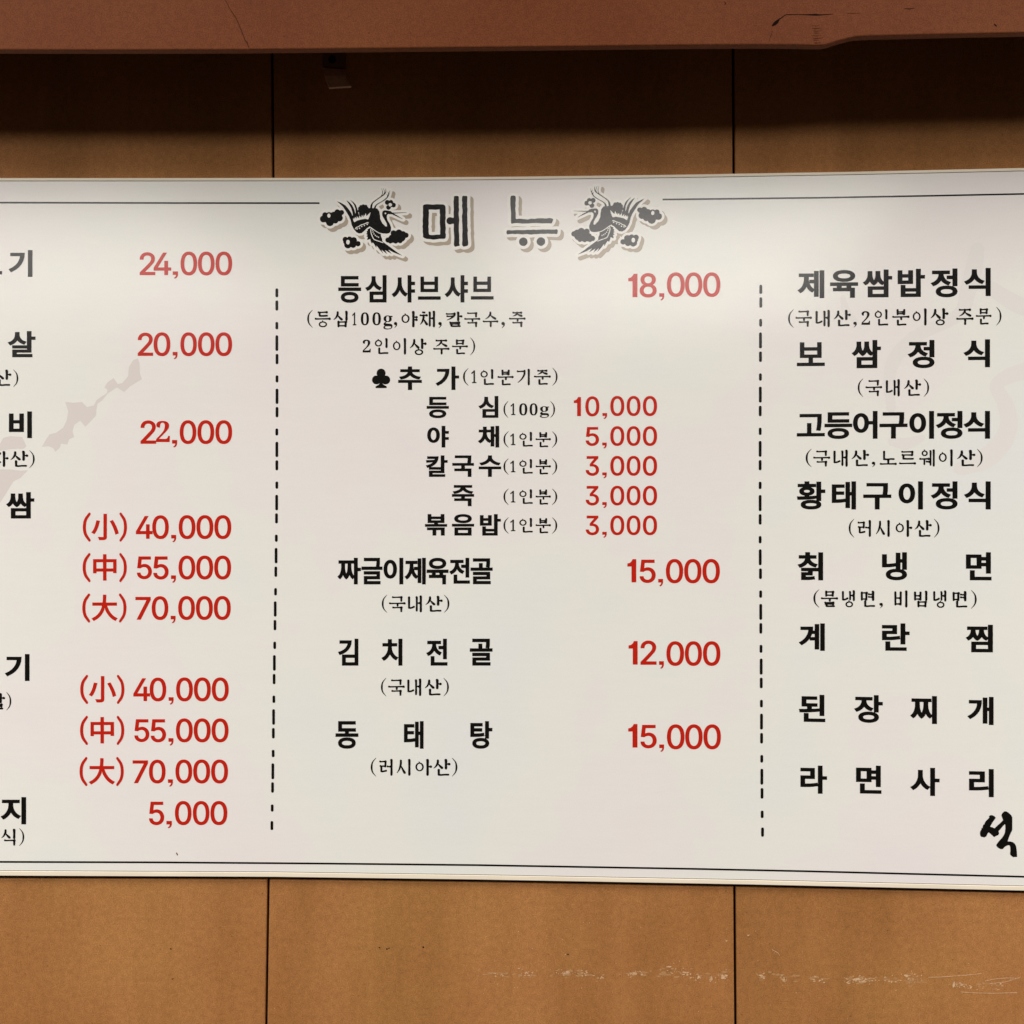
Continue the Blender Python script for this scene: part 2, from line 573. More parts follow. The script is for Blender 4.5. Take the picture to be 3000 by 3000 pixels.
def grow(cs, dx, dy):
    """move every contour outwards (holes inwards) by dx / dy, corners mitred"""
    out = []
    for i, c in enumerate(cs):
        depth = sum(inside(c[0], o) for j, o in enumerate(cs) if j != i)
        s = 1 if area(c) > 0 else -1
        if depth % 2:
            s = -s
        n = len(c)
        q = []
        for k in range(n):
            p0, p1, p2 = c[k - 1], c[k], c[(k + 1) % n]
            e1 = Vector((p1[0] - p0[0], p1[1] - p0[1]))
            e2 = Vector((p2[0] - p1[0], p2[1] - p1[1]))
            if e1.length < 1e-6 or e2.length < 1e-6:
                continue
            e1.normalize()
            e2.normalize()
            n1 = Vector((e1.y, -e1.x))
            n2 = Vector((e2.y, -e2.x))
            m = n1 + n2
            if m.length < 0.3:
                m = n1
            else:
                m = m / max(m.dot(n1), 0.45)
            q.append((p1[0] + s * m.x * dx, p1[1] + s * m.y * dy))
        out.append(q)
    return out

def emit(cs, layer, V, Fc, tiny=0.0):
    """group islands with their holes and tessellate them on the sheet"""
    Y = BOARD + layer * 0.00005 + tiny
    outer = []
    for i, c in enumerate(cs):
        ins = [j for j, o in enumerate(cs) if j != i and inside(c[0], o)]
        outer.append(ins)
    for i, c in enumerate(cs):
        if len(outer[i]) % 2:
            continue
        holes = [cs[j] for j in range(len(cs)) if i in outer[j] and len(outer[j]) == len(outer[i]) + 1]
        loops = [c] + holes
        flat = [p for l in loops for p in l]
        tris = tessellate_polygon([[Vector((x, y, 0)) for x, y in l] for l in loops])
        b0 = len(V)
        V += [at(x, y, Y) for x, y in flat]
        for a, b2, c2 in tris:
            A, B, Cc = flat[a], flat[b2], flat[c2]
            ar = (B[0] - A[0]) * (Cc[1] - A[1]) - (B[1] - A[1]) * (Cc[0] - A[0])
            Fc.append((b0 + a, b0 + c2, b0 + b2) if ar > 0 else (b0 + a, b0 + b2, b0 + c2))

CACHE = {}
def glyph(key, x0, y0, x1, y1, bx, by, V, Fc, tiny=0.0, skew=0.0):
    if key not in CACHE:
        CACHE[key] = parse(LIB[key])
    sx = (x1 - x0 - 2 * bx) / 1000
    sy = (y1 - y0 - 2 * by) / 1000
    cs = [[(x0 + bx + x * sx, y0 + by + y * sy) for x, y in c] for c in CACHE[key]]
    if bx or by:
        cs = grow(cs, bx, by)
    if skew:
        xm = (x0 + x1) / 2
        cs = [[(x, y + (x - xm) * skew) for x, y in c] for c in cs]
    emit(cs, 4, V, Fc, tiny)

def word(name, ox, oy, items, mat, label=None, bold=None):
    """items: (glyph key, x0, y0, x1, y1) measured at twice the photograph's scale from (ox, oy)"""
    V, Fc = [], []
    par = None
    if name == 'dish_name' and len(items) > 1:
        par = bpart(name, None, None, label=label)
    for i, it in enumerate(items):
        if par is not None:
            V, Fc = [], []
        k, x0, y0, x1, y1 = it[:5]
        X0, Y0, X1, Y1 = ox + x0 / 2, oy + y0 / 2, ox + x1 / 2, oy + y1 / 2
        bx = by = 0
        skew = (0.018 if Y0 > 1900 else 0.006) if X0 > 2100 and Y0 > 1500 else 0
        if X0 > 2100 and Y0 < 1300:
            skew = -0.008
        glyph(k, X0, Y0, X1, Y1, bx, by, V, Fc, i * 1.2e-6, skew)
        if par is not None:
            lo = link('letter', mesh('letter', V, Fc), mat, par)
            lo.matrix_parent_inverse = INV
    if par is not None:
        return par
    me = mesh(name, V, Fc)
    return bpart(name, me, mat, label=label)

LIB = {
    'G고': '100,0 100,148 731,150 730,304 722,458 709,594 687,735 834,755 846,754 869,591 885,398 888,310 889,2;366,406 364,408 363,849 0,850 0,1000 1000,999 1000,851 523,849 522,408',
    'G기': '812,0 810,997 812,1000 996,1000 1000,997 1000,2;71,102 71,227 475,228 463,304 426,392 364,483 352,496 280,565 173,638 0,717 99,830 104,831 314,730 446,635 548,524 621,398 662,269 678,106 676,102',
    'G살': '692,0 689,2 689,540 159,543 161,666 689,666 691,704 164,706 162,707 164,1000 889,1000 889,874 329,874 326,871 329,825 856,824 856,339 860,335 998,335 1000,209 856,206 856,2 853,0;261,34 260,131 253,197 233,257 204,304 158,354 116,384 103,392 0,432 5,443 84,551 174,516 232,481 290,431 320,398 348,359 370,388 410,427 457,462 512,491 593,520 683,408 576,367 525,333 479,285 452,244 433,191 425,131 425,36 422,33',
    'G비': '799,0 796,2 796,997 799,1000 997,1000 1000,997 1000,2;2,80 0,770 2,772 652,772 652,80 454,80 450,328 204,326 204,83 200,80;208,452 450,452 452,644 204,644 204,455',
    'G쌈': '713,0 711,2 710,428 684,411 651,370 626,326 610,279 597,203 595,54 433,55 432,209 426,257 416,301 402,339 384,376 380,378 356,329 344,291 334,247 327,169 327,55 325,53 166,55 166,178 163,219 153,269 136,317 110,367 75,411 0,465 94,567 161,529 204,487 242,435 260,465 290,504 323,537 380,574 437,538 462,515 499,471 518,438 569,503 601,531 662,566 668,565 707,524 711,524 711,603 707,606 174,606 171,609 171,997 174,1000 874,1000 876,997 876,367 880,364 999,363 1000,238 876,235 876,2;336,732 710,731 712,871 710,873 338,873',
    'G지': '814,0 812,997 814,1000 996,1000 1000,997 1000,2;55,97 52,222 303,224 307,225 307,313 297,392 271,465 228,540 172,606 112,657 0,713 3,720 106,825 113,825 201,783 268,735 330,676 373,622 405,573 437,619 482,669 540,720 602,761 701,803 805,691 691,638 630,591 573,528 532,461 506,392 495,313 495,225 748,224 751,99 748,97',
    'G등': '117,0 115,2 115,389 117,391 887,391 892,389 892,266 887,263 287,263 285,260 287,129 884,129 884,1;0,429 0,559 998,559 1000,556 998,429;486,590 388,596 300,611 222,639 162,679 122,732 109,795 122,858 163,911 222,950 303,979 392,995 499,1000 604,995 692,979 773,950 832,911 873,858 886,795 872,729 833,679 773,639 695,611 607,595;463,717 568,718 626,727 669,741 696,757 710,776 713,795 709,814 695,833 666,850 626,862 561,872 506,874 437,872 369,862 330,850 300,832 286,811 283,795 286,776 300,757 326,741 369,728 427,718',
    'G심': '813,0 811,597 201,600 201,997 203,1000 998,1000 1000,997 1000,1;298,37 296,159 288,218 263,282 230,332 177,382 124,418 4,463 0,467 95,582 196,546 258,513 315,471 361,426 392,386 396,386 428,423 461,453 523,497 591,532 686,561 782,449 657,402 602,368 555,325 543,310 517,272 494,215 485,155 485,39;387,726 813,724 814,871 813,873 388,873',
    'G샤': '684,0 682,2 681,668 594,621 543,571 497,509 461,436 439,361 430,276 430,83 270,81 266,83 266,276 258,357 232,446 198,518 152,584 97,639 0,698 100,806 107,808 187,762 239,717 288,660 326,603 350,557 373,597 410,650 460,704 511,746 588,788 595,786 681,690 682,997 684,1000 844,1000 847,997 847,647 1000,644 998,518 848,517 847,370 851,367 998,367 1000,241 847,238 847,2',
    'G브': '109,0 109,673 886,672 887,2 727,2 725,219 271,219 268,216 268,2;268,364 725,362 727,364 727,528 725,530 271,530 268,528;0,854 0,1000 996,1000 1000,997 1000,858 996,854',
    'G추': '415,0 412,2 412,115 408,117 87,118 88,241 401,244 399,263 369,307 320,348 262,380 177,412 41,437 43,446 105,555 112,557 218,538 299,513 364,485 435,443 490,398 500,378 510,398 565,444 639,487 701,513 779,538 891,556 958,439 956,437 820,412 741,383 680,349 629,306 598,260 597,244 599,242 908,242 910,118 588,117 585,1;0,571 0,697 410,698 412,997 415,1000 585,999 588,697 997,697 1000,694 1000,575 997,571',
    'G가': '677,0 675,2 675,997 677,1000 841,1000 844,997 844,512 1000,509 1000,386 845,383 844,2;63,102 63,227 413,228 414,231 404,301 371,389 313,487 241,565 158,632 0,720 95,829 275,730 392,631 482,518 544,395 577,276 594,106 592,101',
    'G야': '670,0 666,2 666,997 670,1000 838,1000 839,647 1000,644 999,520 840,518 839,367 999,364 1000,241 996,237 839,235 838,0;287,73 210,85 180,99 136,120 77,175 34,247 11,323 0,430 8,524 14,546 35,613 77,685 136,740 206,774 297,787 378,775 418,756 448,741 506,688 550,616 574,540 578,528 586,424 577,329 553,250 506,172 448,119 378,85;290,206 324,212 334,218 353,231 379,263 399,307 412,361 417,424 412,499 399,553 379,597 344,636 324,648 294,654 257,645 233,628 208,597 188,556 175,502 168,433 175,354 188,304 208,263 237,228 264,211',
    'G채': '827,0 824,2 823,381 771,380 771,24 767,19 598,20 597,172 593,176 415,175 414,36 241,35 237,176 42,177 42,302 239,304 231,398 214,465 183,534 144,594 96,644 0,704 105,812 192,764 239,723 283,672 315,625 328,599 331,600 380,669 422,713 467,749 551,791 597,748 597,950 767,952 771,950 771,512 774,509 820,509 824,512 824,997 827,1000 998,1000 1000,997 1000,2;414,304 597,304 597,647 593,648 559,628 523,594 508,578 467,518 438,455 421,392',
    'G칼': '684,0 682,2 682,540 678,542 216,540 250,528 359,471 465,383 527,298 567,197 583,80 586,43 63,43 60,46 63,167 403,169 393,203 388,206 26,221 2,225 32,345 36,350 306,319 318,320 282,351 253,370 181,409 118,434 0,466 69,585 139,565 140,666 682,669 682,704 678,706 141,707 141,997 145,1000 885,1000 888,997 888,877 885,875 311,874 313,826 849,826 853,824 853,348 1000,345 1000,222 997,219 855,219 853,216 852,1',
    'G국': '117,0 117,128 709,129 710,178 703,266 691,351 686,354 0,354 0,483 408,483 412,486 411,608 97,609 94,612 94,735 97,737 712,737 715,999 883,1000 886,997 886,612 883,609 586,609 583,606 583,486 586,483 997,483 1000,480 1000,357 997,354 864,354 862,351 878,212 880,1',
    'G수': '414,0 412,80 399,140 365,196 315,243 246,286 168,318 36,344 29,348 100,468 214,447 292,419 365,384 430,340 447,325 490,285 499,262 511,285 562,333 634,383 706,418 785,446 900,468 970,351 969,346 844,321 808,308 756,286 693,248 664,223 634,194 600,140 587,77 585,0;0,517 0,646 412,647 412,997 414,1000 582,1000 583,997 585,646 1000,644 1000,518 996,517',
    'G죽': '85,0 85,128 386,128 388,140 358,181 317,213 242,252 167,275 34,298 101,419 222,399 297,377 373,345 438,305 492,257 500,240 505,257 552,298 627,346 703,378 778,400 892,419 899,417 966,298 833,276 755,251 690,219 644,185 610,140 610,131 614,128 915,127 915,1;0,424 0,552 412,553 413,622 408,625 105,625 101,628 101,751 105,753 712,754 716,1000 882,1000 886,997 886,628 882,625 588,625 584,622 584,556 588,552 1000,552 1000,424',
    'G볶': '123,0 120,2 121,414 410,415 412,461 0,463 0,589 1000,587 999,464 585,461 585,417 589,415 878,414 879,2 709,0 706,110 296,110 292,109 290,0;292,235 703,233 707,235 707,285 703,289 296,289 292,285;93,620 91,622 93,748 336,748 339,751 340,999 509,999 513,748 716,748 719,999 889,1000 891,997 891,622 889,620',
    'G음': '476,0 388,5 299,22 220,50 154,94 113,149 100,212 114,278 155,332 220,374 296,401 388,418 496,425 605,419 700,402 779,373 842,332 883,278 898,212 882,146 841,93 779,51 700,22 605,5;467,127 499,125 572,129 631,139 674,153 703,172 717,193 721,212 717,234 702,253 674,270 631,285 572,295 509,298 427,295 368,285 322,270 295,253 278,228 276,212 279,196 295,171 322,154 368,138 424,129;0,453 0,582 996,582 1000,578 1000,455 996,453;112,623 112,999 884,1000 887,997 887,625 884,622;281,751 713,749 716,751 716,868 713,872 283,871',
    'G밥': '672,0 669,2 669,682 666,684 288,684 285,682 285,572 110,570 110,1000 844,1000 847,997 847,351 998,349 1000,222 847,219 847,2;0,49 0,539 564,537 563,50 388,50 384,188 178,188 175,184 175,52 172,49;176,313 384,312 387,411 175,411;285,811 666,809 669,811 669,871 666,873 288,873 285,871',
    'G짜': '704,0 700,2 700,93 697,96 46,96 46,222 158,222 162,225 160,376 149,452 134,518 108,584 71,644 0,710 107,812 167,764 179,751 204,720 241,655 257,688 282,729 312,767 376,819 442,767 470,732 499,685 510,660 514,658 549,720 577,754 646,811 651,811 697,765 700,767 700,997 704,1000 864,1000 866,506 999,503 1000,376 866,373 866,2;325,222 428,222 430,225 429,361 423,430 413,490 399,540 376,594 353,534 340,483 330,427 324,351;594,222 697,222 700,225 700,657 697,658 681,644 646,587 616,506 603,452 593,373 591,225',
    'G글': '119,0 116,2 116,128 119,129 711,130 708,213 693,326 691,329 0,329 0,458 1000,457 1000,330 868,329 866,326 879,206 881,2;109,503 109,630 711,630 714,635 714,682 711,685 113,685 110,688 113,1000 907,1000 909,997 907,872 283,872 280,868 280,814 283,811 881,811 883,808 883,506 881,503',
    'G이': '804,0 801,2 801,997 804,1000 997,1000 1000,997 1000,2;335,73 242,86 165,117 93,172 44,241 21,301 8,345 0,430 10,521 20,556 43,616 91,684 161,740 242,773 343,786 436,775 494,752 521,740 591,685 639,616 670,534 682,424 672,332 642,247 588,172 520,118 440,85;336,206 378,212 389,218 412,231 441,263 464,304 479,357 486,427 480,499 465,553 441,597 405,633 374,648 343,653 308,648 289,639 271,628 241,597 217,553 202,499 196,430 202,361 218,304 241,263 277,227 304,212',
    'G제': '827,0 825,2 825,997 827,1000 998,1000 1000,2;618,22 616,24 615,339 447,340 443,342 443,439 425,370 419,291 419,238 604,236 606,235 606,112 47,112 46,235 243,238 239,357 217,458 189,528 148,594 95,652 0,713 90,802 112,820 195,770 245,725 288,672 319,622 331,597 335,594 376,660 419,710 468,752 545,796 552,797 607,742 616,739 616,950 785,951 790,946 790,24;452,468 454,466 616,468 614,663 562,632 513,580 473,518',
    'G육': '479,0 392,5 296,23 220,51 156,92 113,149 99,212 113,275 156,333 220,374 296,402 396,420 499,425 602,420 702,402 778,374 842,332 883,278 898,212 883,146 841,92 778,51 698,22 605,5;449,127 499,125 579,129 632,139 672,152 702,171 716,190 721,212 716,234 702,254 672,273 629,287 562,297 512,299 436,297 373,288 326,273 296,254 281,234 278,203 281,190 295,171 326,152 366,138;0,443 0,570 241,571 239,636 101,638 103,762 712,763 715,1000 885,1000 886,638 758,636 757,571 998,570 1000,568 998,443;415,571 582,570 584,634 416,636',
    'G전': '793,0 790,2 789,265 578,266 577,392 790,395 790,761 793,764 969,764 971,2;50,79 50,205 281,205 285,209 276,291 255,345 220,398 169,449 112,487 0,531 94,647 188,613 250,578 307,534 350,489 378,450 450,525 499,560 558,592 641,623 647,625 651,622 741,509 630,466 576,430 530,385 494,332 474,282 466,209 468,205 696,205 698,203 696,78;212,646 212,999 997,1000 1000,997 1000,874 997,872 392,872 390,647',
    'G골': '110,0 107,2 107,124 110,129 710,129 713,131 713,143 707,231 688,342 703,346 833,357 551,357 548,184 382,184 378,187 376,357 0,357 0,485 1000,483 998,357 862,357 859,354 873,285 882,187 883,2 881,0;110,521 107,524 107,647 110,650 713,650 716,654 716,691 713,694 110,696 110,999 910,1000 913,997 910,872 280,871 282,816 884,816 887,814 884,521',
    'G김': '813,0 811,584 809,587 201,587 197,590 197,997 201,1000 998,1000 1000,1;77,61 77,186 459,186 463,190 457,225 417,291 354,352 274,403 172,447 0,493 81,612 274,557 408,494 518,416 603,319 654,212 677,64 674,61;385,713 813,713 814,871 809,874 387,874',
    'G치': '812,0 808,2 808,691 804,694 690,644 627,597 576,543 532,474 507,405 498,339 499,289 751,288 752,165 499,164 495,18 305,20 305,162 301,164 46,165 48,289 305,289 307,291 307,332 295,417 273,480 232,550 179,609 115,660 0,713 5,723 104,824 111,824 204,783 268,742 332,685 372,638 405,589 434,628 475,672 540,728 603,768 700,808 804,704 808,704 808,997 812,1000 998,1000 1000,2',
    'G동': '117,0 115,2 115,383 412,384 414,440 412,443 0,443 0,571 996,571 1000,569 1000,446 996,443 587,443 583,440 583,386 587,384 889,384 891,380 889,255 285,254 285,131 289,127 882,127 884,124 882,0;448,590 392,593 302,609 224,637 161,679 122,729 109,796 123,859 165,913 224,951 305,979 392,995 499,1000 603,995 691,979 772,951 834,909 873,855 886,792 873,733 830,675 772,637 694,609 603,593 499,588;496,714 568,717 603,722 626,726 671,741 697,758 709,773 712,792 709,814 697,830 665,850 623,863 564,871 512,873 428,871 370,862 324,847 298,831 287,814 283,796 284,783 287,773 298,758 324,741 370,726 428,717',
    'G태': '814,0 811,2 811,376 807,378 752,376 751,20 564,20 563,609 544,613 409,629 323,636 191,639 186,635 188,482 513,480 510,359 188,358 186,235 529,233 529,109 0,109 0,767 180,767 360,762 559,740 563,742 563,950 750,951 752,509 754,504 807,504 811,509 811,997 814,1000 998,1000 1000,2',
    'G탕': '668,0 666,625 578,611 473,605 365,611 275,627 202,652 144,688 99,742 86,808 100,865 135,909 202,953 275,979 369,995 473,1000 578,995 668,979 741,954 804,914 844,865 858,802 844,742 804,691 745,654 700,638 846,635 846,373 999,371 1000,247 847,244 846,2;0,67 0,574 251,573 383,570 529,557 630,544 643,540 619,418 459,437 376,443 251,447 177,446 177,383 181,380 539,380 539,255 181,255 177,254 177,194 557,192 559,191 558,68;456,729 539,731 599,741 637,753 664,770 675,786 677,805 673,824 661,838 637,853 599,866 543,875 477,878 404,875 348,866 306,853 282,838 268,817 268,789 282,768 306,753 348,740 404,731',
    'G정': '811,0 810,244 596,247 598,372 809,373 810,616 710,599 670,596 584,593 482,598 388,615 323,637 301,646 247,681 203,735 189,795 192,811 203,858 238,902 247,912 309,950 392,979 486,995 594,1000 703,995 797,979 880,951 945,909 986,858 1000,795 986,735 982,729 938,678 880,642 816,619 996,616 996,2;52,70 52,194 292,197 284,260 269,298 262,317 223,373 178,417 120,456 0,502 97,616 196,582 258,548 316,504 356,465 392,421 415,449 452,483 515,529 576,560 656,588 667,589 761,477 641,431 587,396 543,354 510,307 488,257 480,197 716,194 717,71;562,717 670,719 725,728 768,741 795,757 809,776 813,795 809,817 797,833 764,853 725,865 663,874 594,877 526,874 464,865 424,853 395,835 379,814 376,795 380,776 395,757 421,741 460,729 526,718',
    'G식': '814,0 811,2 810,615 181,616 176,619 176,739 181,742 810,743 811,997 814,1000 998,1000 1000,997 1000,2;299,45 295,49 295,165 288,225 264,288 231,339 178,392 119,431 0,477 88,581 100,591 196,557 258,523 321,476 361,436 394,394 422,427 464,466 527,510 586,541 685,574 775,468 779,458 659,415 604,380 556,335 544,320 518,282 494,222 486,165 485,46',
    'G보': '110,0 109,2 109,657 417,658 418,852 414,855 0,855 0,1000 999,999 1000,858 996,855 580,855 577,852 577,660 580,658 887,657 886,0 727,2 726,209 270,209 269,2;269,354 726,353 727,512 726,514 270,514',
    'G어': '809,0 806,360 647,360 633,291 602,222 553,160 488,112 413,83 330,73 232,85 150,121 89,172 40,244 8,342 0,430 9,524 42,619 87,685 151,739 232,774 330,786 417,775 466,755 496,742 557,694 606,628 638,550 647,485 806,485 808,997 809,1000 998,1000 1000,2;323,206 360,211 368,215 394,231 422,263 445,307 459,361 465,430 460,496 444,553 422,597 387,633 360,648 326,653 293,647 262,629 231,594 212,556 197,506 189,433 197,354 212,301 234,260 266,227 292,212',
    'G구': '117,0 117,129 709,130 705,285 685,431 2,433 0,436 2,564 412,565 412,997 417,1000 583,999 585,565 998,564 1000,562 998,433 861,433 859,430 871,332 878,247 880,1',
    'G황': '272,0 269,2 269,87 265,88 30,90 30,206 216,210 163,232 119,264 91,304 82,354 90,395 116,437 149,465 192,487 269,509 269,528 265,532 0,535 22,657 126,658 358,652 558,636 684,619 684,674 584,659 501,656 412,659 322,672 242,696 186,729 148,773 135,830 149,884 187,928 242,960 315,983 398,996 498,1000 554,998 601,996 684,983 757,959 811,928 850,884 863,830 848,770 812,729 764,701 856,698 857,417 999,416 1000,291 856,288 856,11 687,9 685,499 680,504 594,513 441,525 439,521 441,507 518,485 558,464 586,440 595,430 616,395 622,361 624,351 615,307 585,263 541,231 490,210 677,206 677,90 441,88 438,1;329,307 365,306 395,309 438,322 455,342 456,361 452,370 438,383 421,390 395,396 358,400 309,396 269,384 256,373 251,364 250,345 256,332 282,316;441,777 558,777 624,785 657,794 680,807 688,818 689,837 680,849 654,863 617,872 567,879 438,879 378,872 342,862 319,850 309,837 310,818 319,806 342,794 375,785',
    'G칡': '304,0 300,107 49,109 48,231 289,233 291,250 260,307 230,342 180,380 119,412 0,445 3,452 88,559 93,561 197,531 260,503 319,466 364,430 400,391 438,427 482,460 541,493 604,519 708,546 796,430 671,396 612,367 563,332 525,291 503,250 502,235 742,233 742,109 493,107 489,0;812,3 808,556 141,556 138,559 141,678 404,678 407,682 404,710 141,711 141,993 430,992 538,985 686,968 664,848 504,866 330,872 328,830 330,828 593,828 597,683 808,682 812,685 812,997 816,1000 998,1000 1000,997 1000,5',
    'G냉': '807,0 803,2 803,244 739,246 737,244 735,18 550,18 548,380 535,384 387,403 266,412 198,414 195,411 195,77 0,77 2,542 183,542 293,538 380,532 546,512 548,515 546,589 463,593 368,609 278,637 208,679 163,733 149,796 163,855 210,910 278,951 357,977 463,995 572,1000 686,995 791,977 871,951 939,910 985,855 1000,796 985,733 939,678 882,643 846,629 993,625 993,2;739,373 799,373 803,377 803,613 799,614 696,594 737,591;527,714 584,712 655,716 712,725 754,737 784,755 796,770 803,792 798,814 784,833 754,850 712,863 655,872 584,876 493,872 436,863 395,850 365,833 349,814 344,792 349,773 361,759 395,737 433,726 493,716',
    'G면': '782,0 778,169 610,169 608,87 603,83 0,83 0,591 603,591 608,587 610,504 778,504 782,761 971,761 974,757 974,2;194,209 413,209 416,461 413,465 194,465 190,461 190,213;610,298 778,298 778,376 610,376 608,373;153,643 153,1000 998,1000 1000,997 998,872 346,872 345,644',
    'G계': '824,0 823,997 828,1000 996,1000 1000,997 1000,1;613,25 610,262 546,263 554,171 553,119 65,121 68,245 363,245 367,247 364,269 357,313 326,398 280,477 220,549 138,620 0,701 110,805 233,736 307,680 386,603 420,561 423,625 610,625 611,628 613,952 785,952 787,26;511,389 611,389 610,499 465,499 464,493 488,452',
    'G란': '672,0 669,2 669,764 672,767 842,767 846,764 847,427 998,426 1000,298 846,294 845,1;0,63 0,191 370,191 374,194 373,271 2,272 1,616 231,617 339,614 479,604 663,581 646,458 641,454 400,481 288,488 176,487 176,398 180,394 546,394 546,63;122,658 122,999 889,1000 893,997 893,874 889,872 302,872 299,658',
    'G찜': '817,0 816,445 814,448 770,423 736,388 707,345 685,291 676,250 672,209 672,196 676,193 800,192 800,67 54,67 54,192 185,193 187,196 183,253 172,297 151,345 126,382 86,425 0,474 100,581 185,538 221,508 273,451 297,486 330,522 369,554 429,587 496,551 531,522 560,489 588,451 619,489 658,525 683,544 757,580 764,577 814,523 816,524 814,613 206,613 206,1000 998,1000 1000,997 1000,1;369,193 489,193 492,196 490,250 472,326 454,367 429,408 403,363 385,322 374,285 365,215 365,196;390,738 817,738 819,871 817,873 386,872 385,742',
    'G된': '784,0 782,2 781,537 774,498 585,513 494,517 492,515 494,441 704,441 704,315 285,313 287,190 693,190 695,187 693,62 105,62 103,65 103,439 308,442 309,521 305,524 263,525 0,529 28,655 214,655 410,648 602,636 777,618 782,622 783,776 963,777 964,2;189,675 186,679 186,997 189,1000 998,1000 1000,997 998,872 371,872 368,676',
    'G장': '693,0 689,2 689,616 683,617 605,602 507,596 410,602 326,618 257,643 196,685 159,735 146,798 156,846 162,865 196,910 254,951 329,979 410,995 507,1000 605,995 686,979 761,950 816,911 854,858 866,798 853,735 816,684 761,646 719,630 715,625 855,625 857,370 999,367 1000,244 998,241 858,241 855,0;46,70 44,74 46,196 261,196 262,200 255,266 245,294 235,323 199,379 159,420 105,459 0,502 85,615 95,614 176,582 235,547 282,509 323,465 352,426 374,455 413,494 462,529 514,557 598,588 602,586 681,474 579,434 527,399 488,360 455,310 448,291 435,254 430,200 433,196 644,195 644,71;449,723 498,721 566,723 621,732 657,744 683,761 696,780 699,798 697,814 685,833 660,851 615,866 576,872 517,876 443,872 394,864 358,853 329,834 318,817 315,792 318,780 327,764 352,746 384,735',
    'G찌': '817,0 814,674 773,641 737,587 709,524 687,443 676,332 678,222 796,222 798,219 796,96 51,97 51,221 180,222 182,225 178,383 167,452 148,521 120,584 84,638 0,710 115,812 119,812 191,760 225,723 253,682 269,651 274,654 289,685 319,729 354,767 420,815 431,819 499,771 517,751 557,701 585,652 629,720 666,761 739,812 814,748 817,1000 996,1000 1000,997 1000,2;366,222 491,222 495,225 495,329 485,433 474,487 456,543 431,597 427,599 401,543 383,487 370,420 361,313 361,225',
    'G개': '823,0 820,381 767,381 764,376 764,27 588,27 588,950 590,953 760,953 764,950 764,509 767,506 820,506 821,997 823,1000 996,1000 1000,997 1000,2;60,123 60,248 367,248 369,250 361,310 334,395 287,480 227,553 143,622 0,701 9,713 109,806 279,708 389,609 464,509 517,395 523,370 546,272 557,124 555,122',
    'G라': '660,0 656,2 656,685 643,608 509,626 378,639 230,644 179,644 176,641 179,481 544,480 543,88 0,88 0,214 368,214 369,216 368,356 1,357 1,770 162,772 344,768 471,759 653,734 656,735 656,997 660,1000 828,1000 832,997 832,506 835,502 997,502 1000,499 1000,376 833,373 832,2',
    'G사': '682,0 679,2 679,666 672,666 592,620 540,569 493,502 460,436 436,354 428,282 428,83 426,81 266,81 264,285 257,357 232,443 200,512 152,581 94,639 0,694 97,804 103,806 186,758 238,713 287,657 325,600 349,555 368,591 410,650 458,703 506,743 586,787 589,788 679,691 679,997 682,1000 842,1000 844,512 998,511 1000,386 998,382 843,380 843,2',
    'G리': '801,0 798,2 797,729 773,608 594,626 424,639 258,644 210,644 206,641 206,483 210,479 638,479 642,477 642,90 638,88 0,88 0,214 432,214 436,216 436,351 432,354 4,354 1,357 1,770 254,771 448,765 614,752 797,733 798,997 801,1000 995,1000 1000,997 1000,2',
    'G小': '442,0 440,873 418,878 235,875 233,877 259,925 286,1000 409,999 469,993 505,983 538,963 553,944 562,921 566,899 568,2;780,238 673,278 671,283 727,385 763,461 800,548 830,628 851,695 876,795 1000,743 976,653 952,583 917,493 839,331 788,241 783,237;187,246 148,407 113,513 91,567 58,631 0,714 46,736 109,776 116,771 170,691 206,621 227,570 269,452 315,270 310,266',
    'G中': '425,0 421,186 2,186 0,720 2,724 142,724 145,659 421,659 424,662 424,998 568,1000 572,998 572,662 576,659 852,659 855,718 1000,717 1000,190 995,186 576,186 572,183 572,1;145,305 421,305 424,538 145,539;576,305 852,305 854,538 572,538 572,308',
    'G大': '439,0 434,189 424,296 37,298 37,418 401,420 385,490 349,582 302,665 280,693 230,754 141,828 0,906 37,934 92,1000 227,923 319,846 394,757 452,662 493,566 504,490 524,582 576,684 642,782 716,866 799,935 913,1000 955,941 1000,896 876,827 802,767 737,693 672,595 626,500 599,420 968,418 969,300 965,297 556,297 555,284 563,176 567,2',
    'G♣': '473,1 410,14 358,40 308,84 274,138 256,195 253,261 264,301 292,359 268,354 216,353 150,367 116,383 84,404 42,448 17,491 3,538 0,605 10,651 31,695 72,742 119,773 178,796 244,805 317,799 369,782 400,762 417,746 419,748 401,788 376,816 345,837 230,890 202,912 191,932 187,962 194,982 213,997 227,1000 782,999 799,990 811,972 811,938 800,915 785,901 764,887 660,839 629,819 597,785 582,748 584,746 615,773 650,790 681,799 726,805 788,802 823,796 854,786 889,769 942,728 966,698 987,658 997,618 1000,588 997,545 987,505 966,461 945,432 916,405 879,380 840,364 792,354 740,353 707,358 730,315 744,271 747,251 745,201 738,171 724,135 702,98 677,69 643,41 587,13 525,0',
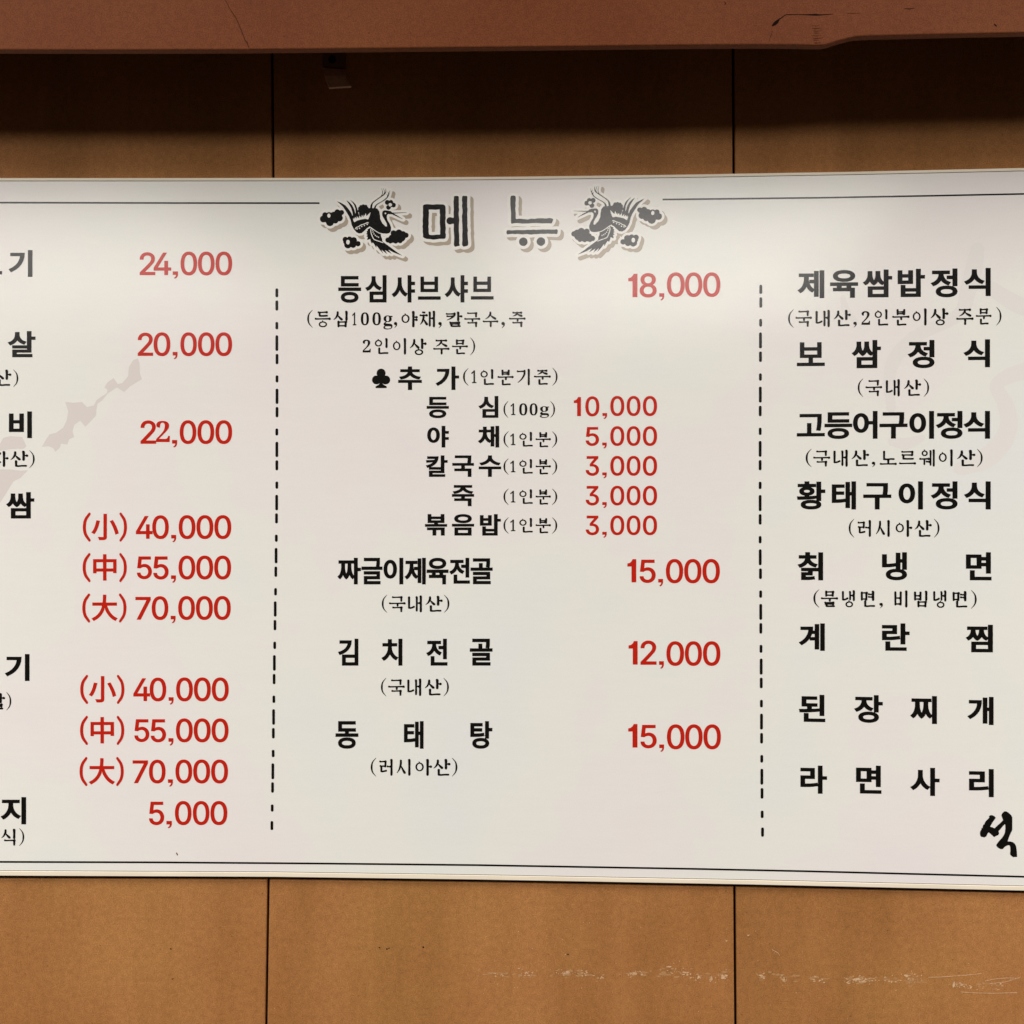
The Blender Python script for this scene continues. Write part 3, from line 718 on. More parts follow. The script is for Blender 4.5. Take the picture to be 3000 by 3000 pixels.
    'D0': '462,1 398,6 362,13 312,26 266,43 220,65 179,92 155,111 110,156 78,197 56,236 23,320 5,403 0,452 0,548 14,648 46,745 73,796 100,835 157,892 225,938 266,958 312,974 403,994 517,1000 603,993 640,986 690,974 736,957 781,935 827,905 864,873 892,844 923,803 947,761 979,677 997,584 1000,455 988,358 961,271 938,223 902,168 846,111 809,82 767,58 690,26 640,13 576,3 535,0;468,139 526,138 581,148 626,167 683,210 719,259 746,317 765,387 774,455 774,545 764,619 741,696 715,748 682,790 626,832 599,844 562,855 498,861 439,855 389,839 349,815 310,780 278,735 251,674 233,600 227,548 228,439 238,374 260,300 287,249 315,214 357,177 394,158 421,148',
    'D1': '600,0 1000,0 1000,1000 470,1000 470,320 0,320 0,190 280,160 480,90',
    'D2': '449,0 356,10 262,32 179,65 114,104 65,149 30,197 10,249 4,320 248,322 255,268 266,239 285,210 312,186 351,164 400,148 444,141 513,139 567,145 612,155 651,170 692,197 717,226 731,262 731,313 721,342 688,391 633,442 465,565 0,887 0,1000 1000,1000 1000,860 352,858 643,658 859,494 908,445 947,394 967,349 977,307 972,236 952,188 933,159 899,123 828,74 749,38 671,16 612,6 543,0',
    'D3': '73,0 73,141 628,142 303,404 303,520 307,524 495,524 546,528 601,538 651,554 706,585 734,613 758,661 763,716 753,751 735,780 708,806 674,826 642,839 592,852 537,858 482,859 431,855 381,845 335,830 303,813 278,793 260,771 246,742 239,709 234,705 0,705 13,777 39,828 63,857 95,886 161,929 229,958 326,984 417,997 477,1000 546,999 615,993 674,984 757,962 821,936 885,898 933,857 970,809 992,758 1000,703 997,661 984,616 956,568 928,536 885,500 830,468 784,448 711,426 628,412 552,407 941,117 945,111 945,2',
    'D4': '534,0 0,677 0,796 2,799 603,799 608,803 609,999 820,1000 824,801 994,799 1000,796 999,658 823,655 823,365 820,363 608,365 607,656 253,657 248,655 763,2',
    'D5': '106,0 18,509 43,514 236,527 314,493 405,473 458,469 511,469 579,479 617,492 659,513 690,535 715,561 744,612 752,648 752,683 735,741 701,786 666,813 637,829 603,842 564,852 516,858 458,858 395,849 338,829 298,806 273,783 254,754 243,712 236,708 0,708 4,751 27,812 71,867 121,906 203,949 289,977 405,997 506,1000 622,990 695,975 786,942 853,906 914,857 957,806 985,751 1000,674 995,612 976,554 932,487 874,432 834,406 791,383 699,350 598,331 540,327 468,328 371,341 289,363 288,348 321,142 926,140 931,136 931,0',
    'D7': '0,0 0,142 727,143 77,999 342,1000 366,973 1000,137 1000,2',
    'D8': '453,0 388,6 332,16 272,33 230,48 179,74 131,107 98,139 74,172 56,214 49,265 51,300 66,345 98,394 136,429 183,459 226,477 174,496 141,512 83,552 51,584 24,622 9,658 0,696 0,745 15,796 51,851 95,891 132,916 174,939 244,965 318,984 411,997 523,1000 640,991 724,974 793,952 831,935 882,907 939,861 972,819 995,764 1000,706 995,677 981,635 964,606 935,571 902,542 863,516 817,493 773,477 831,450 869,423 902,391 934,339 947,291 947,242 934,194 907,149 870,111 821,76 789,59 724,32 649,13 584,3 542,0;453,139 542,139 579,145 616,155 644,167 674,188 692,207 705,230 712,249 714,284 707,317 693,342 669,368 644,384 616,398 575,410 519,417 481,417 425,411 388,401 365,391 331,371 308,349 294,326 284,297 283,262 289,236 308,204 331,181 374,158 416,145;449,555 537,554 589,561 626,570 658,582 690,600 720,622 740,645 754,671 761,706 759,738 748,767 734,786 706,812 677,829 644,842 589,855 528,861 472,862 407,855 356,843 314,826 275,799 255,777 238,735 237,700 247,664 265,635 302,603 346,579 398,563',
    'S0': '467,0 359,10 298,24 252,39 207,61 165,88 123,124 96,153 47,236 16,332 0,441 0,550 16,663 47,759 77,815 128,878 162,908 207,938 257,962 298,975 375,992 431,998 503,1000 569,998 625,991 707,972 743,959 789,936 832,908 867,878 897,845 927,802 969,709 995,593 1000,464 984,342 949,236 898,153 857,110 787,61 743,39 697,23 641,10 589,4 533,0;482,97 503,95 549,99 584,110 620,131 647,160 668,206 688,296 700,448 699,583 693,663 678,756 663,805 647,838 620,869 588,888 564,896 503,904 451,899 416,889 382,868 353,835 333,789 312,703 302,610 298,514 307,335 322,246 337,196 354,163 384,130 421,110 457,99',
    'S1': '479,0 333,72 233,114 144,144 0,180 6,219 16,239 34,259 76,282 97,287 128,287 165,280 202,266 385,156 401,147 403,150 409,845 402,874 392,891 380,900 333,915 306,918 123,918 120,997 123,1000 993,1000 1000,997 998,919 815,918 783,915 747,905 734,897 713,864 710,1',
    'S2': '406,0 292,10 215,24 142,46 80,78 42,110 16,150 10,170 10,209 22,246 54,282 96,303 142,317 179,323 256,328 265,239 275,203 296,160 322,130 360,109 427,93 479,92 525,96 562,106 601,127 620,143 641,183 647,219 646,276 626,355 605,395 573,438 522,491 480,527 372,606 3,852 0,997 3,1000 986,1000 993,940 1000,712 997,704 898,704 874,765 848,795 810,818 753,836 691,841 176,841 396,718 515,644 664,550 817,438 863,398 909,345 930,309 941,276 946,219 942,190 926,150 905,120 873,90 825,61 753,33 707,21 645,10 541,1',
    'Sg': '422,0 349,7 277,20 210,39 168,56 119,84 84,110 62,133 42,166 32,193 27,236 37,292 68,345 122,391 189,425 302,454 236,466 148,499 91,530 52,567 38,593 32,630 37,656 53,682 83,709 122,730 186,745 179,749 106,760 61,778 22,805 7,825 0,854 11,891 37,921 70,942 106,958 158,974 230,988 339,998 432,1000 541,998 650,988 722,978 779,965 857,939 915,907 945,884 973,851 991,808 994,742 973,686 951,659 913,633 883,620 821,602 753,592 665,585 396,582 344,578 298,567 277,555 269,540 270,527 285,507 303,496 334,483 360,476 412,471 572,472 645,465 727,445 764,432 817,405 863,368 883,345 905,305 914,262 910,216 889,166 865,137 830,117 997,116 1000,34 997,30 727,30 624,10 567,3 520,0;469,54 510,56 541,63 577,79 593,94 615,137 626,186 627,226 620,315 610,348 596,375 580,391 557,405 515,416 474,419 427,416 391,406 364,391 348,375 323,319 314,236 322,153 347,97 386,69 412,60;259,772 655,770 727,774 784,784 821,798 838,815 844,835 826,874 783,901 712,922 608,935 479,939 370,935 303,925 251,912 208,891 182,868 176,841 188,815 227,785',
    'B2': '407,0 311,8 220,23 144,46 86,74 41,111 16,148 9,194 11,214 22,241 36,261 56,278 83,292 114,303 195,318 275,322 279,264 294,194 319,144 340,121 377,100 427,86 473,83 523,89 548,97 589,121 610,144 625,178 632,214 631,274 621,324 606,368 575,421 539,465 449,548 317,645 0,858 0,998 988,1000 1000,768 998,710 877,711 852,771 829,802 786,829 741,843 685,848 205,848 204,845 215,838 670,547 833,425 878,381 909,345 929,311 944,271 949,228 944,188 930,151 905,118 879,94 826,61 756,34 705,20 644,10 538,1',
    'M등': '734,0 687,23 550,35 380,42 343,42 312,32 281,38 250,15 227,13 206,20 189,37 179,58 178,85 184,108 199,127 216,137 243,142 249,303 261,330 285,351 302,356 421,363 772,350 789,345 806,331 816,312 820,291 818,272 809,252 796,238 779,230 448,251 394,246 367,238 367,234 373,131 503,127 666,129 690,130 712,150 738,160 765,160 789,151 809,131 820,108 824,81 819,54 806,30 787,12 762,1;912,402 891,410 874,423 850,425 602,436 281,444 107,443 80,420 53,414 32,420 13,437 2,460 0,483 5,506 18,525 32,536 56,542 448,529 806,531 867,533 898,557 935,563 963,555 987,533 999,502 1000,471 989,441 970,418 942,404;475,574 463,582 456,598 457,613 468,640 465,642 387,657 336,679 287,720 260,762 248,812 248,831 262,885 291,928 336,964 390,988 448,1000 571,1000 629,987 683,963 728,927 759,877 770,820 756,758 728,716 683,680 625,655 571,643 537,641 502,582 489,574;489,716 509,713 557,721 602,736 639,757 664,781 677,804 680,820 677,839 666,859 639,886 602,907 557,922 509,930 458,922 414,906 377,885 353,862 340,839 337,823 340,804 353,782 377,758 414,737 458,721',
    'M심': '875,0 846,7 824,23 808,47 804,72 818,125 830,286 819,529 831,571 853,600 807,621 785,624 650,635 501,640 429,640 399,608 361,594 327,596 295,611 275,632 266,661 279,943 289,971 318,994 352,1000 382,993 406,975 420,948 594,946 743,952 756,955 815,992 845,1000 884,993 913,967 920,946 930,739 957,714 968,682 959,646 929,614 952,603 972,584 985,561 993,529 995,479 986,314 1000,111 990,61 968,29 926,5;280,36 246,47 222,75 217,93 216,182 209,214 183,286 149,359 97,436 0,535 0,549 8,555 21,555 140,499 191,468 238,428 306,345 337,400 366,439 423,504 481,557 509,576 543,590 577,593 607,586 633,570 649,546 653,518 644,493 630,475 599,448 347,282 367,225 372,197 362,82 350,61 331,45 306,36;541,721 768,721 775,843 759,853 688,859 548,863 425,861 429,728',
    'M야': '716,0 686,8 659,25 644,47 637,79 649,129 660,450 651,900 660,950 674,975 697,993 727,1000 753,995 773,982 790,960 801,928 807,818 800,586 833,581 882,612 912,619 934,618 959,611 979,596 992,578 1000,553 998,528 986,503 968,486 942,472 897,469 866,479 833,499 810,496 800,489 801,429 833,423 889,457 915,462 938,460 961,452 982,436 995,414 1000,389 996,364 983,342 964,325 938,313 912,310 885,314 833,341 817,341 806,336 812,154 806,68 795,39 772,16 746,3;211,156 196,168 191,182 206,222 184,225 124,250 75,288 34,343 8,411 0,475 8,539 37,612 75,662 128,702 192,726 248,731 309,726 376,699 425,661 466,607 492,539 500,475 492,411 466,343 422,286 369,246 312,224 282,221 241,163 226,155;236,289 252,287 290,295 325,314 355,343 382,386 396,429 401,475 396,521 382,564 355,607 325,636 290,654 248,663 211,655 177,637 143,605 119,568 104,525 98,475 104,425 119,382 143,345 177,313 211,295',
    'M채': '908,0 880,6 851,22 836,40 827,65 828,90 839,122 849,381 814,392 771,414 736,414 719,406 727,155 722,111 711,83 693,63 673,52 649,48 618,51 599,59 583,73 574,90 570,115 582,151 591,356 593,546 584,827 587,884 594,913 604,931 618,944 653,954 688,942 710,913 718,888 723,827 716,503 771,498 815,525 850,536 841,819 844,927 852,956 869,981 888,994 916,1000 947,993 973,970 988,934 993,902 995,819 988,503 1000,151 996,76 984,40 951,9 931,2;192,50 164,65 149,93 154,122 176,145 313,177 347,169 371,147 380,126 380,101 368,77 348,61 321,52;426,205 383,225 313,234 280,216 246,213 221,223 199,242 184,242 125,242 82,216 59,215 31,223 8,244 0,266 2,291 14,313 35,328 70,334 189,327 182,431 142,600 106,697 31,823 30,834 36,841 47,843 55,840 174,744 230,672 270,597 294,661 341,758 370,809 403,852 438,876 477,883 514,873 540,848 549,827 549,805 529,762 307,510 330,424 333,374 329,324 383,325 421,349 462,354 485,350 505,341 524,324 534,306 538,284 536,263 514,226 473,205',
    'M칼': '717,0 695,6 677,19 665,37 657,62 658,88 668,128 679,291 670,539 679,582 695,608 717,625 745,630 767,624 785,612 799,593 811,564 817,492 811,353 842,349 895,383 920,388 945,385 967,375 986,357 997,335 1000,310 994,284 981,262 965,248 941,237 916,233 892,237 842,265 827,265 815,259 822,117 812,59 797,33 774,13 749,3;506,58 478,73 456,101 421,105 274,116 125,119 110,118 75,93 57,91 32,97 14,111 0,139 1,168 15,193 39,209 64,212 299,200 454,204 442,230 414,236 389,252 346,259 239,269 146,270 139,270 103,245 85,242 64,246 46,258 29,284 28,317 43,345 68,361 93,363 260,351 335,353 240,430 67,539 60,550 65,564 82,569 250,510 314,483 378,448 510,357 574,268 584,240 601,157 587,102 571,77 542,59;770,629 731,649 506,665 314,667 282,643 264,639 246,642 228,650 207,677 204,713 214,736 233,753 221,786 227,819 246,841 272,852 278,939 289,968 307,985 328,994 439,1000 838,999 870,988 885,972 894,950 893,928 884,908 873,895 856,885 800,881 827,865 847,837 857,750 870,717 868,688 856,662 834,641 806,629;467,750 700,750 695,753 617,758 449,762 332,756;407,848 535,846 699,853 710,854 745,879 784,884 563,895 467,894 404,881',
    'M국': '734,0 686,21 550,32 380,39 284,38 250,14 226,12 206,19 189,34 179,54 177,79 184,101 196,116 213,127 233,131 472,119 672,121 685,316 693,334 710,350 727,357 747,357 775,344 792,316 802,133 818,104 823,76 815,44 795,17 768,3;911,377 890,384 873,396 850,398 601,409 281,416 107,415 80,393 53,388 32,394 13,409 2,431 0,452 5,474 18,491 32,502 56,507 451,496 466,620 475,636 489,648 506,655 523,656 550,645 569,620 584,495 867,499 894,520 924,528 948,525 969,515 986,499 998,474 1000,448 994,423 979,400 959,385 935,377;730,634 686,655 557,666 393,673 301,672 267,647 243,646 223,653 206,669 197,689 195,714 201,732 213,749 230,760 250,764 482,753 672,754 685,961 695,979 710,993 727,999 747,1000 776,986 793,957 802,764 818,739 823,706 814,674 793,649 764,635',
    'M수': '475,2 451,16 436,38 432,60 432,151 410,202 376,260 315,343 271,386 172,467 168,474 169,485 175,490 186,491 308,442 359,417 431,360 506,276 544,336 579,376 645,435 720,491 761,516 792,527 822,527 850,513 868,488 874,456 867,427 846,400 809,374 645,292 537,227 552,191 559,158 558,114 547,45 537,24 519,7 499,0;907,557 873,576 850,578 601,589 281,596 107,595 80,573 53,568 29,576 13,590 2,612 0,634 6,655 19,674 32,684 56,689 438,677 452,724 461,793 452,899 457,939 465,961 478,979 499,997 516,1000 554,975 569,950 577,924 580,888 573,808 584,724 579,677 867,681 887,698 904,706 928,710 952,706 975,692 992,670 1000,641 997,612 984,586 964,568 938,557',
    'M죽': '713,0 672,21 540,33 512,14 482,10 461,17 438,38 301,38 288,25 264,12 243,12 223,19 203,40 195,72 204,104 226,125 257,131 422,122 361,194 321,226 226,287 221,294 222,305 237,312 380,285 438,259 509,208 536,240 567,266 666,321 707,337 741,345 764,343 785,336 809,312 819,276 811,244 788,216 744,195 551,154 560,118 669,122 700,144 730,151 758,147 781,133 796,115 804,90 804,65 797,43 782,22 761,7 741,0;911,376 890,384 873,396 850,398 601,409 281,416 107,415 80,393 53,388 32,393 13,409 2,430 0,452 5,473 18,491 32,502 56,507 451,496 466,620 475,636 489,648 506,655 523,656 550,645 569,620 584,495 867,499 894,520 924,527 948,525 969,515 986,499 998,473 1000,448 994,423 979,400 959,385 935,376;730,634 686,655 557,666 393,673 301,672 267,647 243,645 223,653 206,669 197,688 195,714 201,732 213,749 230,760 250,764 482,753 672,754 685,961 695,979 710,993 727,999 747,1000 776,986 793,957 802,764 818,739 823,706 814,674 793,649 764,635',
    'M인': '829,0 801,8 781,22 768,40 761,66 763,91 774,127 786,291 776,538 787,582 804,607 829,623 861,629 890,622 915,603 933,574 941,545 944,487 936,320 949,113 939,62 918,29 877,6;227,57 214,66 206,80 219,123 138,143 85,172 40,215 9,273 0,324 9,378 44,441 87,480 141,509 211,527 333,526 394,510 447,483 499,436 530,378 539,324 530,273 499,215 453,171 394,140 333,124 304,122 260,64 243,56;250,193 272,190 312,197 353,212 386,234 414,265 428,295 432,324 428,356 414,384 388,414 353,438 312,453 272,460 223,452 183,436 151,414 125,385 111,356 106,327 112,291 126,264 150,237 187,212 227,197;325,585 296,590 272,604 254,625 247,651 257,908 255,938 265,963 288,984 317,992 459,1000 727,978 938,988 967,980 991,959 1000,934 994,905 975,884 946,872 723,872 483,894 443,890 395,879 402,640 392,618 374,600 349,588',
    'M이': '890,0 856,8 826,26 809,48 802,79 815,129 828,450 818,900 828,950 843,974 869,993 903,1000 939,992 968,971 986,935 993,900 995,818 986,503 1000,122 994,68 976,33 938,7;239,156 222,168 217,182 235,221 209,225 141,250 85,288 39,343 9,411 0,475 9,539 42,612 85,661 145,702 218,726 282,731 351,726 428,699 484,661 529,607 559,539 568,475 559,411 529,343 480,286 419,246 355,224 321,221 274,163 257,155;268,289 287,287 329,295 369,314 404,343 434,386 450,428 456,475 450,521 434,564 404,607 369,636 329,654 282,663 239,655 201,637 162,605 135,568 118,525 112,475 118,425 135,382 162,345 201,313 239,295',
    'M상': '703,0 681,6 662,19 648,38 641,65 641,91 652,132 663,302 654,559 664,604 680,631 703,648 733,653 755,648 774,635 790,616 802,586 808,510 802,367 834,362 890,397 916,402 942,400 966,389 986,370 997,348 1000,321 994,295 980,272 963,257 939,246 912,242 886,246 834,275 819,275 806,268 813,121 803,61 787,34 763,13 737,3;247,38 217,50 195,80 191,99 190,193 184,227 161,302 131,379 85,461 0,566 0,580 7,587 19,587 123,528 168,495 209,452 269,365 308,442 355,510 426,592 449,610 479,624 493,654 423,669 366,693 322,729 295,767 289,782 280,835 292,884 319,925 370,966 423,989 479,1000 598,1000 654,988 707,965 753,929 785,880 795,827 782,771 752,726 707,692 652,669 598,658 568,656 542,616 564,593 574,567 573,536 558,506 511,461 306,299 324,238 328,208 319,87 308,65 292,48 269,39;524,729 538,727 583,734 624,748 662,771 681,789 694,812 694,846 681,869 658,890 624,909 583,923 538,930 494,924 452,910 415,888 395,869 381,846 381,812 393,791 415,769 449,749 494,734',
    'M주': '761,3 727,22 540,36 512,15 485,11 461,19 438,40 247,41 230,24 203,13 182,15 165,25 147,49 142,83 155,117 179,136 203,139 431,128 434,136 430,159 411,197 347,292 289,352 172,444 168,451 169,462 175,468 186,468 308,427 357,405 428,356 506,275 546,332 581,369 625,406 700,459 747,488 788,505 819,505 846,493 867,466 874,432 867,400 845,371 805,346 625,269 541,223 557,174 560,126 724,130 751,152 781,160 812,156 836,140 850,121 858,94 857,68 848,41 833,21 809,5 785,0;907,538 873,558 850,559 601,571 281,578 107,577 80,554 53,549 29,557 13,572 2,595 0,618 6,640 19,659 32,670 56,675 438,663 452,712 461,784 452,894 457,936 465,959 478,978 499,997 516,1000 554,974 569,947 577,921 580,883 573,800 584,712 579,663 867,667 887,685 904,693 928,697 952,693 975,678 992,656 1000,625 997,595 984,568 964,549 938,538',
    'M문': '295,0 274,8 257,23 246,43 241,65 252,325 258,347 274,366 298,377 322,376 349,358 366,325 421,324 529,324 615,332 662,369 686,377 713,373 737,354 748,325 756,147 778,119 786,90 780,54 758,23 730,9 703,6 679,12 655,27 618,32 495,43 373,46 356,21 339,7 318,0;490,125 625,126 631,222 618,231 553,238 369,239 372,133;911,396 890,403 873,416 850,417 601,428 281,435 107,434 80,413 53,408 32,413 13,429 2,450 0,471 5,493 18,511 32,521 56,526 451,515 466,639 475,654 489,666 506,673 523,674 550,663 569,639 584,514 867,518 894,539 924,547 948,544 969,534 986,518 998,493 1000,468 994,443 979,420 959,405 935,396;312,631 291,640 275,653 263,675 259,696 268,910 266,939 275,964 295,984 315,992 414,1000 615,978 768,988 792,981 812,960 819,935 814,907 798,886 775,875 608,874 444,895 410,893 384,885 391,700 388,678 378,657 359,640 335,631',
    'M분': '295,1 274,9 257,24 246,44 241,66 252,326 258,347 274,367 298,377 322,376 349,359 366,326 414,324 502,324 577,330 618,356 652,362 669,373 686,378 713,374 737,354 748,322 758,69 750,37 730,13 710,3 690,0 669,4 652,14 637,30 629,48 625,105 587,125 502,133 397,134 371,130 373,62 359,26 346,13 329,4;368,219 512,217 577,223 590,230 512,240 380,241 367,237;911,397 890,404 873,416 850,418 601,429 281,436 107,435 80,413 53,408 32,414 13,429 2,451 0,472 5,493 18,511 32,521 56,527 451,516 466,639 475,655 489,667 506,673 523,674 550,664 569,639 584,514 867,519 894,539 924,547 948,544 969,535 986,518 998,493 1000,468 994,443 979,420 959,405 935,397;312,632 291,640 275,654 263,675 259,696 268,910 266,939 275,964 295,984 315,992 414,1000 615,978 768,988 792,981 812,960 819,935 814,907 798,886 775,875 608,874 444,895 410,894 384,885 391,700 388,679 378,657 359,640 335,631',
    'M기': '897,0 865,8 837,26 821,48 814,79 827,129 839,450 829,900 838,950 853,974 877,993 909,1000 943,992 970,971 987,935 993,900 995,818 987,503 1000,122 995,68 978,33 941,7;572,64 544,75 515,106 503,108 335,120 142,124 126,123 85,98 65,96 33,104 9,125 0,150 3,175 18,196 45,212 73,215 339,203 512,207 511,289 499,336 469,396 424,468 355,561 295,628 234,684 73,817 69,828 77,841 98,842 250,758 327,713 399,661 470,596 534,528 614,421 650,350 661,311 667,200 677,179 678,154 661,104 644,82 612,65',
    'M준': '713,0 672,21 540,33 512,14 482,10 461,18 438,38 301,39 288,26 264,13 243,12 223,19 203,41 195,73 204,106 226,127 257,133 422,124 361,197 321,230 226,292 221,299 222,310 237,318 380,290 438,264 509,212 536,244 567,271 666,327 707,343 741,351 764,349 785,342 809,317 819,281 811,248 788,220 744,198 551,157 560,120 669,124 700,146 730,154 758,149 781,135 796,117 804,91 804,66 797,44 782,22 761,7 741,0;911,383 890,390 873,403 850,404 601,416 281,423 107,422 80,400 53,394 32,400 13,416 2,438 0,460 5,482 18,500 32,510 56,516 451,504 466,631 475,647 489,659 506,666 523,667 550,656 569,631 584,503 867,508 894,529 924,536 948,534 969,524 986,507 998,482 1000,456 994,431 979,407 959,391 935,383;312,623 291,632 275,646 263,668 259,689 268,908 266,937 275,963 295,984 315,992 414,1000 615,978 768,988 792,980 812,959 819,934 814,905 798,883 775,872 608,872 444,893 410,891 384,883 391,693 388,671 378,649 359,632 335,622',
    'M내': '900,0 871,6 839,22 823,40 814,65 815,90 827,122 837,381 799,392 753,414 715,414 697,406 705,155 701,111 688,83 668,63 647,52 622,48 588,51 567,59 550,73 540,90 536,115 549,151 559,356 561,546 551,827 554,884 562,913 573,931 588,944 626,954 663,942 687,913 695,888 701,827 693,503 753,498 800,525 838,536 828,819 832,927 840,956 858,981 879,994 909,1000 943,993 970,970 987,934 993,902 995,819 987,503 1000,151 996,76 983,40 947,9 926,2;64,61 39,69 20,83 5,104 0,126 12,704 8,726 12,748 26,768 47,782 119,796 229,787 335,767 474,714 495,686 495,654 484,636 466,622 444,614 423,613 402,618 280,672 208,686 152,690 164,122 153,93 130,72 98,60',
    'M산': '703,0 681,6 662,18 648,37 641,62 641,88 652,127 663,291 654,538 664,582 680,607 703,624 733,629 755,623 774,611 790,592 802,563 808,491 802,353 834,348 890,382 916,387 942,384 966,374 986,356 997,335 1000,309 994,284 980,262 963,247 939,236 912,233 886,237 834,265 819,264 806,258 813,117 803,58 787,33 763,13 737,3;247,36 217,48 195,77 191,95 190,186 184,218 161,291 131,365 85,444 0,545 0,559 7,565 19,565 123,508 168,476 209,435 269,351 297,407 323,447 373,513 424,567 449,587 479,600 509,603 535,597 557,580 572,556 575,527 567,502 555,483 527,456 306,287 324,229 328,200 319,84 308,62 292,46 269,37;307,585 280,590 258,604 242,625 235,651 245,908 242,938 252,963 273,984 299,992 430,1000 677,978 871,988 897,980 920,959 928,934 923,905 905,884 879,872 673,872 452,894 415,890 372,879 378,640 369,618 352,600 329,588',
    'M노': '254,0 230,6 210,20 196,42 188,69 197,603 214,635 243,653 359,662 432,660 442,870 107,873 76,846 45,843 19,858 2,886 0,923 14,955 32,971 59,977 448,964 851,967 868,968 903,995 930,1000 957,994 978,979 991,962 1000,939 1000,894 979,854 944,831 906,831 872,852 558,866 566,672 564,644 653,637 831,647 851,637 868,615 875,587 870,559 851,531 824,519 626,520 407,544 366,540 312,526 320,69 312,41 298,20 277,5',
    'M르': '751,2 721,23 516,39 230,44 199,17 182,13 162,17 142,32 127,61 125,98 138,128 162,148 186,151 489,137 656,138 710,144 715,244 704,254 516,264 288,265 247,262 216,234 199,231 179,235 162,247 145,277 142,310 147,331 158,350 172,362 189,368 197,551 195,580 200,601 211,622 227,637 247,645 404,652 820,650 840,645 857,631 872,601 871,564 856,535 830,518 438,532 363,524 314,510 322,363 513,363 694,372 728,398 758,406 789,400 812,381 825,360 832,335 840,136 849,107 849,73 838,40 816,15 786,0;912,825 891,833 874,848 850,850 602,862 281,871 107,870 80,844 53,838 32,845 13,863 2,888 0,913 5,938 18,958 32,971 56,977 448,963 806,965 867,967 898,993 935,1000 963,991 987,967 999,934 1000,900 989,867 970,842 942,827',
    'M웨': '901,2 876,13 861,25 849,43 844,68 856,119 866,401 867,554 858,897 864,948 876,973 898,993 927,1000 956,991 977,970 989,937 994,901 989,503 1000,116 996,65 979,29 961,12 942,3 924,0;313,9 300,18 293,32 306,74 261,86 220,108 181,148 161,187 154,228 162,282 188,329 218,358 261,382 306,393 350,395 394,394 439,382 487,355 517,325 537,289 548,235 541,188 518,144 483,110 439,86 383,74 343,17 328,9;698,50 679,55 665,66 654,83 649,105 662,159 670,510 635,484 594,476 568,482 535,499 398,510 217,517 117,516 80,491 58,489 27,499 5,525 0,550 6,575 21,594 43,607 69,609 260,601 269,626 277,702 269,839 284,883 313,913 328,916 343,911 368,888 384,861 391,821 386,720 395,640 394,597 431,597 535,600 568,622 605,630 640,622 668,600 668,644 624,651 576,677 546,675 498,648 476,647 457,653 440,666 428,684 423,706 427,727 442,751 468,766 494,767 576,760 620,789 662,800 670,908 682,934 698,947 720,953 742,950 761,937 775,915 782,890 786,829 780,503 790,221 788,126 779,88 761,64 731,49;335,144 350,141 376,146 405,160 439,192 448,213 451,231 447,257 424,294 380,320 350,326 302,311 277,293 261,273 250,235 254,212 276,176 298,158',
    'M러': '895,0 862,8 834,25 819,43 811,68 811,89 823,129 834,386 772,411 723,416 690,414 641,387 608,387 587,394 571,407 559,425 555,446 567,479 582,493 600,501 632,504 723,498 764,499 779,503 836,536 825,818 828,925 838,956 854,979 879,995 907,1000 942,992 969,971 987,935 993,900 995,818 987,503 1000,122 995,68 977,33 940,7;440,86 394,105 366,110 193,124 132,123 87,98 58,97 25,109 5,134 0,157 7,182 25,202 50,213 79,215 280,203 370,204 385,207 393,364 374,378 292,386 169,387 152,385 107,360 87,358 50,369 26,396 21,421 30,446 50,466 79,478 87,739 103,766 132,784 214,796 345,782 538,752 563,738 578,718 582,693 573,668 550,649 522,641 292,684 227,689 237,471 292,471 362,476 411,503 452,508 477,504 500,493 518,477 529,457 542,204 553,175 553,147 538,118 513,97 481,85',
    'M시': '892,0 858,8 828,26 811,48 804,79 817,129 830,450 820,900 830,950 845,974 870,993 904,1000 940,992 968,971 986,935 993,900 995,818 986,503 1000,122 994,68 976,33 938,7;281,43 243,57 229,72 220,89 217,232 209,311 175,457 139,571 95,671 1,821 0,832 10,841 27,838 176,707 201,678 245,614 307,496 333,571 361,632 413,732 468,821 492,850 523,873 561,884 597,882 624,869 643,850 653,825 650,796 632,764 596,718 341,407 362,332 373,264 364,97 356,75 336,55 311,44',
    'M아': '716,0 686,8 659,25 644,47 637,79 649,129 660,450 651,900 660,950 674,975 697,993 727,1000 753,995 773,982 791,958 802,925 807,818 799,503 833,498 889,531 915,536 942,533 964,524 984,507 996,486 1000,461 995,436 981,414 964,400 938,388 912,385 885,388 833,415 814,415 802,407 812,154 807,72 797,43 775,18 746,3;211,156 196,168 191,182 206,222 184,225 124,250 75,288 34,343 8,411 0,475 8,539 37,612 75,662 128,702 192,726 248,731 309,726 377,699 425,661 466,607 492,539 500,475 492,411 466,343 422,286 369,246 312,224 282,221 241,163 226,155;236,289 252,287 290,295 325,314 355,343 382,386 396,429 401,475 396,521 382,564 355,607 325,636 290,654 248,663 211,655 177,637 143,605 119,568 104,525 98,475 104,425 119,382 143,345 177,313 211,295',
